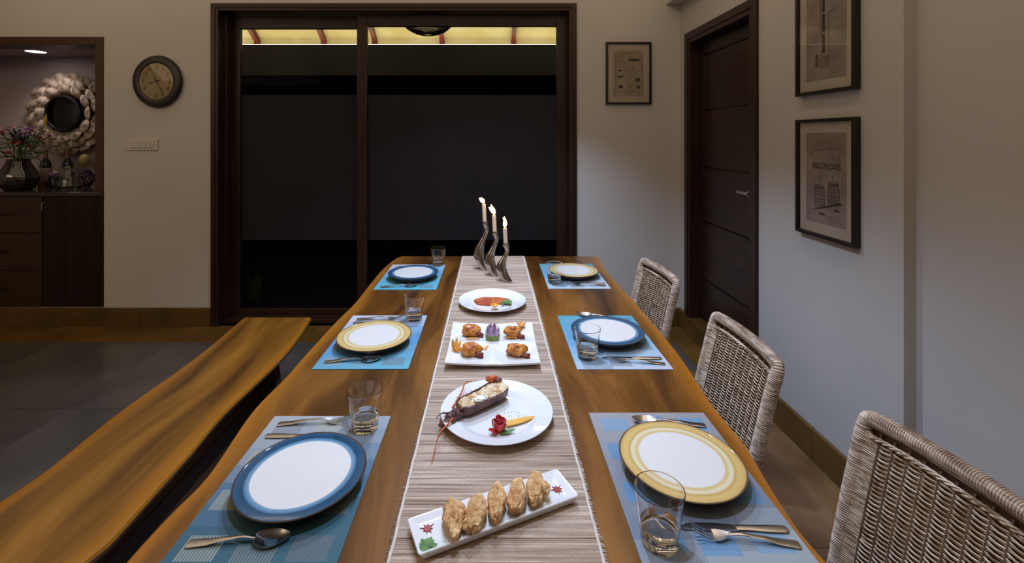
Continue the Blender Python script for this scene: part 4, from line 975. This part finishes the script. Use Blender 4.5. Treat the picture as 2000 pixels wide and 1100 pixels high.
# four-part square platter
sq = empty('divided_platter', (.002, 1.686, ZR_), 'square white four-part platter of orange chicken pieces around a carved onion', 'platter')
Wx, Wy = .1575, .168; n = 36; top = []; bot = []
for j in range(n+1):
    rt = []; rb_ = []
    for i in range(n+1):
        u, v = -1+2*i/n, -1+2*j/n
        d = math.sin(PI*abs(u))**.8*math.sin(PI*abs(v))**.8 if 0 < abs(u) < 1 and 0 < abs(v) < 1 else 0
        corner = .004*(abs(u*v))**3
        lip = -.005*math.cos(u*PI)*abs(v)**6*0
        z = .0215+corner-.011*d-.004*(1-abs(u))**3*(abs(v)**4)
        x = .002+Wx*u*(1-.012*(1-abs(v))**1); y = 1.686+Wy*v*(1-.03*math.exp(-(u/.12)**2)*(abs(v)**8))
        rt.append((x, y, ZR_+z)); rb_.append((.002+(x-.002)*.985, 1.686+(y-1.686)*.985, ZR_+max(0, z-.0065-.012*min(1,(2*(1-max(abs(u),abs(v))))))))
    top.append(rt); bot.append(rb_)
mb = MB(); mb.loft(top, cap=False, closed=False); mb.loft(bot, cap=False, closed=False)
ed = lambda g: [g[0][i] for i in range(n)]+[g[j][n] for j in range(n)]+[g[n][n-i] for i in range(n)]+[g[n-j][0] for j in range(n)]
mb.loft([ed(top), ed(bot)], cap=False); mb.build('platter_body', M_white, sq, smooth=60)
# long tray
TA = math.radians(23.9); tcx, tcy = .0075, .932
lt = empty('long_tray', (tcx, tcy, ZR_), 'narrow rectangular white tray of fried chicken wings, nearest on the runner', 'tray')
mb = MB(); mb.m = Matrix.Translation((tcx, tcy, ZR_)) @ Matrix.Rotation(TA, 4, 'Z')
L_, W_ = .170, .0435
def rrect(a, b, r, z, n=5):
    out = []
    for cx_, cy_, s in ((a-r, b-r, 0), (-a+r, b-r, 1), (-a+r, -b+r, 2), (a-r, -b+r, 3)):
        for k in range(n+1): t_ = PI/2*(s+k/n); out.append((cx_+r*math.cos(t_), cy_+r*math.sin(t_), z))
    return out
mb.loft([rrect(L_-.012, W_-.010, .004, 0), rrect(L_-.008, W_-.006, .005, .004), rrect(L_, W_, .006, .0185), rrect(L_-.001, W_-.001, .006, .020), rrect(L_-.004, W_-.004, .005, .0195), rrect(L_-.014, W_-.012, .005, .0135), rrect(L_-.03, W_-.026, .004, .013)])
mb.build('tray_body', M_white, lt, smooth=50)
TZ = ZR_+.0135
def tray(u, v): return (tcx+u*math.cos(TA)-v*math.sin(TA), tcy+u*math.sin(TA)+v*math.cos(TA))
M_fry = mat('fried_batter', (.48,.21,.05), (.90,.60,.30), 34, rough=.6, bump=.7, bscale=160, detail=8, pos=(.3,.62), stretch=(1,1,1))
M_fryp = mat('fried_skin', (.48,.28,.12), (.80,.60,.38), 30, rough=.5, bump=.4, bscale=120)
wl = ['leftmost fried chicken wing on the long tray, broad top narrowing to a tip', 'second fried chicken wing from the left on the long tray', 'middle fried chicken wing of the five on the long tray', 'fourth fried chicken wing from the left on the long tray', 'rightmost fried chicken wing on the long tray']
wp = [(-.092, -.002, .25, .043, .0205, .22), (-.046, -.006, -.05, .043, .0215, -.05), (-.001, -.001, .05, .044, .0205, -.22*-1), (.046, -.001, -.1, .042, .0210, .05), (.092, .004, -.05, .042, .0205, -.1)]
for i, ((u, v, da, ln, wd, tp), lb) in enumerate(zip(wp, wl)):
    x, y = tray(u, v-.003); rz = da-.08; ln *= 1.07
    o = empty('chicken_wing', (x, y, TZ), lb, 'chicken wing', 'fried chicken wings')
    mb = MB(); tp2 = [-.28, .02, -.22, .05, .06][i]
    mb.blob((x, y, TZ+.0175), (wd*.88, ln, .0180), i*3+1, .24, 1.5, 5, (-.06,0,rz), tp2, .07, 6)
    for v_ in mb.v:
        v_.z = max(v_.z, TZ+.0004)
        v_.xyz += Vector((mnoise.noise(v_*160), mnoise.noise(v_*170+Vector((5,0,0))), mnoise.noise(v_*150+Vector((0,7,0)))))*.0016
        v_.z = max(v_.z, TZ+.0004)
    mb.build('batter', M_fry, o, smooth=180)
    if i in (0, 1, 4):
        kx = [.012, -.010, .015][[0,1,4].index(i)]; ky = [.018, -.022, .0][[0,1,4].index(i)]
        m2 = MB(); m2.blob((x+kx, y+ky, TZ+.018), (.012,.02,.013), i+20, .35, 2, 4, (0,0,.5*(-1)**i), .2, .15, 8)
        for v_ in m2.v: v_.z = max(v_.z, TZ+.0004)
        m2.build('wing_tip', M_fry, o, smooth=180)
M_red = mat('red_chutney', (.30,.02,.012), (.42,.045,.025), 60, rough=.35)
def star(x, y, R, nm, label, ang=0):
    o = MB(); P = []
    for k in range(24):
        a = ang+2*PI*k/24; a = ang+2*PI*(k//3)/8+(.13*(k % 3-1)); r = R*(1.05+.2*math.sin(k*5) if k % 3 == 1 else .60); P.append((x+r*math.cos(a), y+r*math.sin(a)))
    o.loft([[(p[0], p[1], TZ+.0002) for p in P], [(lerp(x, p[0], .9), lerp(y, p[1], .9), TZ+.0016) for p in P]])
    tag(o.build('sauce_star', M_red, origin=(x, y, TZ), smooth=0), label, 'sauce', 'red star garnishes on the long tray')
star(*tray(-.138, .012), .013, 's', 'red star-shaped sauce garnish on the left end of the long tray')
star(*tray(.142, -.004), .013, 's', 'red star-shaped sauce garnish on the right end of the long tray', .2)
M_cor = mat('coriander', (.06,.16,.03), (.14,.28,.07), 60, rough=.5)
def lobed(mb, x, y, z, R, ang, seed=0, tip=3, wav=.0025):
    P = []
    N_ = 60
    for k in range(N_):
        a = 2*PI*k/N_; lob = .62+.30*abs(math.cos(a*tip/2))**.6+.10*math.cos(a*11+seed); 
        if abs(a-PI) < .35: lob *= .45
        P.append((R*lob*math.cos(a), R*lob*math.sin(a)))
    ca, sa = math.cos(ang), math.sin(ang)
    T_ = [(x+p[0]*ca-p[1]*sa, y+p[0]*sa+p[1]*ca) for p in P]
    zz_ = [z+.0015+wav*(1+mnoise.noise(Vector((p[0]*90, p[1]*90, seed)))) for p in T_]
    mb.loft([[(lerp(x,p[0],.02), lerp(y,p[1],.02), z+.003) for p in T_], [(lerp(x,p[0],.5), lerp(y,p[1],.5), lerp(z+.003,q,.5)+.0006*math.sin(i)) for i,(p, q) in enumerate(zip(T_, zz_))], [(p[0], p[1], q) for p, q in zip(T_, zz_)], [(p[0], p[1], q-.0007) for p, q in zip(T_, zz_)], [(lerp(x,p[0],.02), lerp(y,p[1],.02), z+.0023) for p in T_]])
x, y = G(832, 1066, TZ+.006); mb = MB(); lobed(mb, x+.002, y+.002, TZ+.001, .0185, 2.5, 1.3, 5)
tag(mb.build('coriander_leaf', M_cor, origin=(x, y, TZ), smooth=60), 'green coriander leaf at the left corner of the long tray', 'leaf')

# ---- orange chicken pieces on the divided platter
M_tan = mat('tandoori_glaze', (.42,.10,.012), (.78,.33,.05), 34, rough=.35, bump=.5, bscale=110, detail=7, coat=.2)
M_char = mat('charred_end', (.10,.02,.015), (.30,.07,.04), 50, rough=.4, bump=.4)
SZ = ZR_+.0105
for (px, py, lb, sz, ang, ex, ey, sd) in [(921, 646, 'orange glazed chicken piece on the far left of the divided platter', .030, -.7, .028, -.014, 1), (1002, 649, 'orange glazed chicken piece on the far right of the divided platter', .027, -.5, .026, -.018, 2),
                              (922, 683, 'orange glazed chicken piece on the near left of the divided platter', .030, -.6, .022, -.020, 3), (1009, 684, 'orange glazed chicken piece on the near right of the divided platter', .029, -.7, .026, -.020, 4)]:
    x, y = G(px, py+4, SZ+.012)
    o = empty('tandoori_chicken', (x, y, SZ), lb, 'chicken piece', 'orange chicken pieces')
    mb = MB(); mb.blob((x, y, SZ+.020), (sz*.86, sz*1.2, .021), sd*5, .30, 1.4, 4, (0,0,ang+PI/2+.6), -.15, .20, 5)
    for v_ in mb.v: v_.z = max(v_.z, SZ+.001)
    mb.build('meat', M_tan, o, smooth=180)
    mb = MB(); mb.blob((x+ex, y+ey, SZ+.012), (.008,.019,.009), sd, .5, 2.4, 4, (0,0,.9), .3, .25, 8); mb.build('charred_end', M_char, o, smooth=180)
# carved onion
lx, ly = G(962, 664, SZ+.006)
M_oniong = mat('onion_green_base', (.10,.20,.03), (.28,.36,.10), 30, rough=.4, pos=(.3,.6))
M_onion = mat('onion_petal', (.42,.27,.52), (.74,.64,.80), 30, rough=.35, sss=.2)
lo = empty('carved_onion', (lx, ly, SZ), 'purple onion carved as a lotus on a green base in the platter centre', 'garnish')
MB().lathe([(.012,.0),(.020,.002),(.0255,.012),(.027,.022),(.026,.030),(.022,.030),(.001,.020)], 24, (lx, ly, SZ)).build('green_base', M_oniong, lo)
for ring, (rr, hh, cnt) in enumerate([(.0245,.058,6), (.016,.064,5)]):
    for k in range(cnt):
        a = 2*PI*(k+.5*ring)/cnt+.25; mb = MB(); rings = []
        for i in range(7):
            q = i/6; wv = .0125*(1-q**1.6)*(1+.5*q)+.0004; r_ = rr*(1+.12*math.sin(PI*q)-.18*q); z_ = .020+(hh-.020)*q
            ring_ = []
            for s_, dr in ((-1,0),(0,.0015),(1,0),(0,-.0012)):
                aa = a+s_*wv/rr; ring_.append((lx+(r_+dr)*math.cos(aa), ly+(r_+dr)*math.sin(aa), SZ+z_))
            rings.append(ring_)
        mb.loft(rings); mb.build('petal', M_onion, lo, smooth=70)
M_car = mat('carrot', (.70,.26,.03), (.85,.42,.09), 24, rough=.4)
def carrot_stick(px, py, L_, W_, ang, z, label, tip=True, H_=.003):
    x, y = G(px, py, z); mb = MB(); rings = []
    for i in range(9):
        q = i/8; wv = W_*(math.sin(PI*(.1+.88*q))**.6)*(1 if not tip else (1-.55*q)); xx = -L_/2+L_*q; yb = .1*L_*math.sin(PI*q)
        rings.append([(xx, yb-wv, 0), (xx, yb+wv, 0), (xx, yb+wv, H_), (xx, yb-wv, H_)])
    mb.m = Matrix.Translation((x, y, z)) @ Matrix.Rotation(ang, 4, 'Z'); mb.loft(rings)
    tag(mb.build('carrot_slice', M_car, origin=(x, y, z), smooth=50, bevel=.0005), label, 'carrot', 'carrot slices on the divided platter')
carrot_stick(924, 663, .050, .0055, -.02, ZR_+.019, 'long orange carrot slice between the two left chicken pieces')
carrot_stick(998, 661, .046, .005, -.05, ZR_+.019, 'long orange carrot slice between the onion and the far right chicken piece')
carrot_stick(952, 680, .036, .0075, 1.15, SZ+.006, 'short orange carrot slice just below the carved onion', True)
x, y = G(892, 687, SZ+.008); cf = empty('carrot_leaf_garnish', (x, y, SZ+.006), 'fan of pointed carrot blades at the left edge of the divided platter', 'garnish')
for k, (az, el, ln) in enumerate([(2.0,1.0,.042),(1.5,.85,.048),(1.05,.8,.04),(.5,.5,.03),(2.7,.6,.025)]):
    mb = MB(); petal(mb, (x+.004*k-.008, y, SZ+.007), az, el, ln, .007, .05); mb.build('blade', M_car, cf)
x, y = G(1018, 637, SZ+.012); cf = empty('carrot_flower', (x, y, SZ+.008), 'orange carrot blossom at the far right corner of the divided platter', 'garnish')
for k in range(5): mb = MB(); petal(mb, (x, y, SZ+.010), k*2*PI/5+.3, .45, .022, .010, .2); mb.build('petal', M_car, cf)

# ---- red fillet on the far plate
PZ = ZR_+.0066
M_fil = mat('red_masala', (.34,.045,.012), (.58,.13,.035), 40, rough=.5, bump=.6, bscale=150, detail=7)
x, y = G(960, 588, PZ+.004)
fi = empty('fish_fillet', (x, y, PZ), 'flat red spice-coated fillet with a hole, on the far round plate', 'fish fillet')
P = []; N_ = 40
mb = MB(); R1 = []; R2 = []; R3 = []; R4 = []
for k in range(N_):
    a = 2*PI*k/N_; r = 1+.06*math.sin(3*a+1)+.03*math.sin(7*a); X = x+.084*r*math.cos(a); Y = y+.050*r*math.sin(a)+.006*math.cos(a)
    hx, hy = x-.045+.011*math.cos(a), y-.018+.0085*math.sin(a)
    f_ = lambda t_: (lerp(hx, X, t_), lerp(hy, Y, t_))
    R1.append((*f_(0), PZ+.001)); R2.append((*f_(.06), PZ+.007)); R3.append((*f_(.4), PZ+.011+.002*mnoise.noise(Vector((k*.7,0,0))))); R4.append([(*f_(.75), PZ+.010+.002*mnoise.noise(Vector((k*.7,3,0)))), (*f_(.95), PZ+.007), (*f_(1), PZ+.0005)])
mb.loft([R1, R2, R3]+[[r_[i] for r_ in R4] for i in range(3)], cap=False)
mb.build('fillet', M_fil, fi, smooth=60)
x, y = G(966, 598, PZ+.012); cf = empty('carrot_blossom', (x, y, PZ+.010), 'yellow orange carrot flower on the front edge of the red fillet', 'garnish')
M_carY = mat('pale_carrot', (.75,.36,.03), (.85,.50,.08), 24, rough=.4)
for k in range(6): mb = MB(); petal(mb, (x, y-.006, PZ+.011), k*PI/3+.2, .35, .022, .009, .2); mb.build('petal', M_carY, cf)
mb = MB(); petal(mb, (x-.004, y, PZ+.014), 1.6, 1.2, .034, .004, .05); mb.build('spike', M_carY, cf)
x, y = G(988, 590, PZ+.010); cs = empty('coriander_sprig', (x, y, PZ+.006), 'green coriander sprig with a long stem at the right end of the red fillet', 'herb')
for dx, dy, R, a in ((0,0,.018,.5),(.014,-.010,.016,-.4),(-.012,-.016,.015,2.2),(.003,.018,.014,1.3),(.018,.008,.012,0)):
    mb = MB(); lobed(mb, x+dx, y+dy, PZ+.006, R, a, dx*100, 5, .003); mb.build('leaf', M_cor, cs)
MB().tube(catmull([(x+.006, y-.004, PZ+.012), (x+.024, y+.012, PZ+.016), (x+.042, y+.04, PZ+.024)], 4), .0008, n=5).build('stem', mat('stem', (.35,.42,.2), rough=.5), cs)

# ---- half lobster
LZ = ZR_+.0068
a0 = Vector(G(898, 806, LZ+.012)); a1 = Vector(G(990, 768, LZ+.012)); ax_ = (a1-a0); Ln = ax_.length; ax_.normalize(); ay_ = Vector((-ax_.y, ax_.x))
def LB(u, v, z): p = a0+ax_*u*Ln+ay_*v; return (p.x, p.y, LZ+z)
lob = empty('half_lobster', (a0.x, a0.y, LZ), 'grilled half lobster in its dark shell with golden crusted meat on the near round plate', 'lobster')
M_lsh = mat('lobster_shell', (.035,.012,.015), (.20,.075,.06), 30, rough=.3, bump=.6, bscale=90, detail=7)
M_meat = mat('gratin_meat', (.50,.25,.07), (.90,.76,.52), 55, rough=.5, bump=.8, bscale=140, detail=8, pos=(.35,.6))
M_lwh = mat('lobster_flesh', (.82,.76,.68), (.92,.88,.82), 40, rough=.4, bump=.3)
M_lred = mat('lobster_red', (.45,.06,.015), (.66,.18,.05), 30, rough=.4, bump=.3)
mb = MB(); rings = []
def lw(q): return interp([(0,.020),(.12,.029),(.5,.032),(.8,.036),(.95,.031),(1,.022)], q)
for i in range(21):
    q = i/20; w_ = lw(q); seg = .0012*abs(math.sin(q*PI*6)); bend = .016*q*q
    ring = []
    for k in range(11):
        t_ = PI*k/10; ring.append(LB(q, bend-(w_+seg)*math.cos(t_), .034-.033*math.sin(t_)**.8-seg*.3))
    for k in range(10, -1, -1):
        t_ = PI*k/10; ring.append(LB(q, bend-(w_-.003)*math.cos(t_), .0345-.026*math.sin(t_)**.8+.001))
    rings.append(ring)
mb.loft(rings); mb.build('shell', M_lsh, lob, smooth=60)
mb = MB(); rings = []
for i in range(31):
    q = i/30; w_ = (lw(q)-.003)*(1 if .03 < q < .97 else .7); bend = .016*q*q; ring = []
    for k in range(15):
        s_ = -1+2*k/14; p = LB(q, bend+s_*w_, .0)
        z = .031+.006*(1-s_*s_)+.004*mnoise.noise(Vector(p)*90)+.003*mnoise.noise(Vector(p)*240); ring.append((p[0], p[1], LZ+z))
    for k in range(14, -1, -1): s_ = -1+2*k/14; ring.append(LB(q, bend+s_*w_*.8, .022))
    rings.append(ring)
mb.loft(rings); mb.build('crusted_meat', M_meat, lob, smooth=70)
mb = MB(); mb.blob(LB(.36, -.014, .037), (.021,.013,.0035), 4, .5, 3, 4, (0,0,.4), 0, .15, 6); mb.build('white_flesh', M_lwh, lob, smooth=180)
mb = MB(); mb.blob(LB(.96, .034, .030), (.013,.015,.015), 5, .25, 2, 3, (.3,0,0), 0, .15, 6); mb.build('tail_end', M_lsh, lob, smooth=180)
mb = MB(); mb.blob(LB(.88,.048,.040), (.017,.009,.010), 9, .3, 2, 4, (0,0,.3), 0, .2, 7); mb.build('tail_fan', M_lred, lob, smooth=180)
mb = MB(); mb.blob(LB(-.14, -.010, .016), (.030,.016,.013), 7, .35, 2.5, 4, (0,0,math.atan2(ax_.y, ax_.x)+.25), 0, .3, 8)
mb.blob(LB(-.34, -.018, .012), (.018,.010,.008), 8, .4, 2.5, 3, (0,0,.6), 0, .3, 8); mb.build('head', M_lsh, lob, smooth=180)
def legp(pts, r0, ml=M_lred, nm='feeler'):
    P = catmull(pts, 6); MB().tube(P, [lerp(r0, r0*.25, i/(len(P)-1)) for i in range(len(P))], n=7).build(nm, ml, lob, smooth=180)
def gz(px, py, z): q = G(px, py, LZ+z); return (q[0], q[1], LZ+z)
legp([gz(884,798,.022), gz(891,786,.03), gz(902,765,.035), gz(909,748,.036), gz(921,745,.030)], .0042)
legp([gz(884,818,.024), gz(872,832,.024), gz(860,845,.022), gz(851,870,.008), (G(843,905,ZR_+.002)[0], G(843,905,ZR_+.002)[1], ZR_+.002)], .0030)
legp([gz(893,797,.02), gz(880,806,.024), gz(862,808,.028), gz(852,818,.026)], .0035, M_lsh, 'walking_leg')
legp([gz(893,800,.016), gz(878,812,.02), gz(865,803,.024)], .0028, M_lred, 'walking_leg')
legp([gz(897,808,.016), gz(888,822,.016), gz(881,832,.012)], .0050, M_lsh, 'walking_leg')
for k in range(7):
    q = .1+k*.1; legp([LB(q,.024,.026), LB(q-.01,.033,.030), LB(q-.03,.037+.004*(k%2),.036)], .0016, M_lsh, 'walking_leg')
# tomato rose, carrot leaf, mint leaf
x, y = G(975, 832, LZ+.012)
ro = empty('tomato_rose', (x, y, LZ), 'red rose rolled from tomato skin on the plate below the lobster', 'garnish')
M_tom = mat('tomato_skin', (.42,.018,.018), (.60,.06,.05), 20, rough=.22, coat=.4)
for k in range(5):
    a = k*1.35; mb = MB(); rings = []; r_ = [.0055,.010,.0145,.0175,.0180][k]; hh = [.034,.033,.030,.027,.024][k]
    for i in range(17):
        q = i/16; aa = a+q*(4.6 if k < 3 else 3.8); rr = r_*(1+.06*math.sin(q*9))
        top_ = hh+.002*math.sin(q*PI*3+k)
        rings.append([(x+rr*.72*math.cos(aa), y+rr*.72*math.sin(aa), LZ+.001), (x+(rr+.0005)*math.cos(aa), y+(rr+.0005)*math.sin(aa), LZ+hh*.5), (x+(rr+.0012)*math.cos(aa), y+(rr+.0012)*math.sin(aa), LZ+top_), (x+(rr-.0006)*math.cos(aa), y+(rr-.0006)*math.sin(aa), LZ+top_), (x+(rr-.0014)*math.cos(aa), y+(rr-.0014)*math.sin(aa), LZ+hh*.5), (x+rr*.65*math.cos(aa), y+rr*.65*math.sin(aa), LZ+.001)])
    mb.loft(rings); mb.build('petal', M_tom, ro, smooth=70)
mb = MB(); petal(mb, (x-.004, y-.014, LZ+.004), 3.4, .35, .026, .012, .1); mb.build('petal', M_tom, ro)
x, y = G(1019, 824, LZ+.004); mb = MB(); rings = []
mb.m = Matrix.Translation((x, y, LZ+.003)) @ Matrix.Rotation(.22, 4, 'Z')
for i in range(41):
    q = i/40; xx = -.043+.088*q; low_ = -.012*(1-q)**.7+.012*q*q; up_ = .008+.010*q-.0*(1-q)+(.003 if i % 2 else 0)*(q < .8); up_ = lerp(up_, .0135, max(0,(q-.7)/.3))
    rings.append([(xx, low_, 0), (xx, max(up_, low_+.0005), 0), (xx, max(up_, low_+.0005), .003), (xx, low_, .003)])
mb.loft(rings); tag(mb.build('carrot_leaf', M_carY, origin=(x, y, LZ+.003), smooth=0), 'toothed orange carrot blade right of the tomato rose', 'garnish')
x, y = G(989, 845, LZ+.004); mb = MB(); petal(mb, (x-.016, y-.004, LZ+.003), .25, .1, .040, .008, .05, 8)
tag(mb.build('mint_leaf', M_cor, origin=(x, y, LZ+.003), smooth=50), 'narrow dark green leaf under the tomato rose', 'leaf')
mb = MB()
for k in range(46):
    a = random.uniform(0, 2*PI); r = .03*math.sqrt(random.random()); X = dA[0]+.045+r*math.cos(a)*1.2; Y = dA[1]-.012+r*math.sin(a)
    mb.tube([(X, Y, LZ+.0003), (X+random.uniform(-.0035,.0035), Y+random.uniform(-.003,.003), LZ+.0006)], .0005, n=4)
tag(mb.build('herb_flakes', M_cor, origin=(dA[0]+.045, dA[1]-.012, LZ), smooth=0), 'scattered chopped herb flakes on the white plate beside the lobster', 'herbs', kind='stuff')

# ================================================================== RATTAN CHAIRS
ch = empty('rattan_chair', (0,0,0), '', 'chair', 'rattan chairs on the right side of the table')
HW, ZTOP, ZSE = .195, .853, .44
def bk_x(z): return .195+.085*max(0, (z-ZSE))/.45+.02*max(0,(z-ZSE)/.45)**2
def bow(u): return .013*(1-(u/HW)**2)
path = []
for i in range(30): z = lerp(.05, ZTOP-.02, i/29); path.append(Vector((bk_x(z), -HW, z)))
for k in range(1, 8):
    t_ = PI/2*k/7; z = ZTOP-.02+.02*math.sin(t_); path.append(Vector((bk_x(z), -HW+.02*(1-math.cos(t_)), z)))
for i in range(1, 20): u = lerp(-HW+.02, HW-.02, i/20); path.append(Vector((bk_x(ZTOP)+bow(u)-bow(HW-.02), u, ZTOP+.006*(1-(u/HW)**2))))
half = path[:37]
path += [Vector((p.x, -p.y, p.z)) for p in reversed(half)]
# resample at the wrap pitch
def resample(P, step):
    out = [P[0]]; d = 0; i = 0; cur = P[0]
    while i < len(P)-1:
        seg = P[i+1]-cur
        if seg.length >= step: cur = cur+seg.normalized()*step; out.append(cur)
        else:
            step_left = step-seg.length; j = i+1; nxt = P[j]
            while j < len(P)-1 and (P[j+1]-P[j]).length < step_left: step_left -= (P[j+1]-P[j]).length; j += 1
            if j >= len(P)-1: break
            cur = P[j]+(P[j+1]-P[j]).normalized()*step_left; out.append(cur); i = j; continue
        if False: break
    return out
dense_p = resample(path, .0018)
R = []
for i in range(len(dense_p)):
    base = .0188; ph = i % 3; wob = .0010*mnoise.noise(Vector((i*.05, 0, 0)))+.0006*mnoise.noise(Vector(((i//3)*.9, 3, 0)))
    R.append(base+wob-(.0036 if ph == 0 else 0))
MB().tube(dense_p, R, n=14, flat=1.0).build('back_frame', M_ratp, ch, world=False, smooth=60)
# woven back panel: horizontal strands over and under the stakes
mb = MB(); z = ZSE-.02; row = 0; stake = .031; US = HW-.040; ns = int(2*US/stake); stake = 2*US/ns
while z < ZTOP-.028:
    dip = 0
    pts = []; n = ns*4
    for i in range(n+1):
        u = -US+2*US*i/n; ph = math.sin(PI*(u+US)/stake+PI*(row % 2))
        zz_ = z-.006*math.exp(-((abs(u)-US)/.03)**2)*(1 if z > .6 else 0)
        pts.append((bk_x(z)+bow(u)*.8-.002+.0030*ph, u, zz_+.0006*math.cos(2*PI*(u+US)/stake)))
    # ends wrap onto the posts
    e0 = [(bk_x(z)-.014, -HW+.002, z+.003), (bk_x(z)-.008, -HW+.018, z+.002)]; e1 = [(p[0], -p[1], p[2]) for p in reversed(e0)]
    mb.tube(e0+pts+e1, .00185, n=5)
    z += .0048; row += 1
wv = mb.build('woven_panel', M_rat, ch, world=False, smooth=60); wv['kind'] = 'stuff'
mb = MB()
for k in range(ns+1):
    u = -US+stake*k
    mb.tube([(bk_x(z_)+bow(u)*.8-.002, u, z_) for z_ in [lerp(ZSE-.02, ZTOP-.02, i/8) for i in range(9)]], .0030, n=5)
mb.build('stakes', M_ratd, ch, world=False)['kind'] = 'stuff'
mb = MB()
for j in range(3):
    P = []
    for i in range(70):
        q = i/69; u = lerp(-HW+.020, HW-.020, q); z_ = ZTOP-.030-.006*abs(2*q-1)**3; a = q*46+j*2.09
        P.append((bk_x(z_)+bow(u)*.8-.006+.0035*math.cos(a), u, z_+.0035*math.sin(a)))
    mb.tube(P, .0026, n=5)
mb.build('braided_edge', M_rat, ch, world=False)
MB().box(.198, .206, -HW+.01, HW-.01, ZSE-.03, ZSE+.02).build('seat_rail', M_ratd, ch, world=False, bevel=.002)
# added dark sheet behind the weave, stands in for shade in its gaps
mb = MB(); rings = []
for i in range(9):
    z_ = lerp(ZSE-.02, ZTOP-.02, i/8); rings.append([(bk_x(z_)+bow(u)*.8+.008, u, z_) for u in [lerp(-HW, HW, k/10) for k in range(11)]]+[(bk_x(z_)+bow(u)*.8+.010, u, z_) for u in [lerp(HW, -HW, k/10) for k in range(11)]])
mb.loft(rings); mb.build('gap_backing', M_ratd, ch, world=False)
# seat: thick wrapped frame with woven top
mb = MB(); mb.loft([[(-.215,-.205,ZSE-.055),(.175,-.205,ZSE-.055),(.175,.205,ZSE-.055),(-.215,.205,ZSE-.055)],[(-.215,-.205,ZSE-.005),(.175,-.205,ZSE-.005),(.175,.205,ZSE-.005),(-.215,.205,ZSE-.005)]])
mb.build('seat', M_ratd, ch, world=False, bevel=.01)
mb = MB(); x_ = -.210; row = 0
while x_ < .172:
    mb.tube([(x_, lerp(-.2,.2,i/24), ZSE-.003+.003*math.sin(PI*i/2+PI*(row%2)+.6)) for i in range(25)], .0030, n=4); x_ += .0062; row += 1
mb.build('seat_weave', M_rat, ch, world=False)['kind'] = 'stuff'
for sx_, sy_ in ((-1,-1),(-1,1)):
    P = resample([Vector((-.19, sy_*.185, .0)), Vector((-.19, sy_*.185, .2)), Vector((-.19, sy_*.185, ZSE-.06))], .004)
    MB().tube(P, [.019-(.0018 if i % 2 else 0) for i in range(len(P))], n=10).build('leg', M_ratp, ch, world=False, smooth=60)
for sy_ in (-1, 1): MB().lathe([(.019,0),(.021,.052)], 12, (bk_x(0), sy_*HW, 0)).build('leg', M_ratp, ch, world=False)
for i, (x, y, a, lb) in enumerate([(.567, 1.578, 0, 'middle rattan chair on the right side of the dining table'), (.652, .902, 7, 'nearest rattan chair, cut by the lower right corner of the photo'), (.565, 2.345, 5, 'farthest rattan chair, by the wooden door')]):
    inst(ch, (x, y, 0), math.radians(a), lb, first=(i == 0))
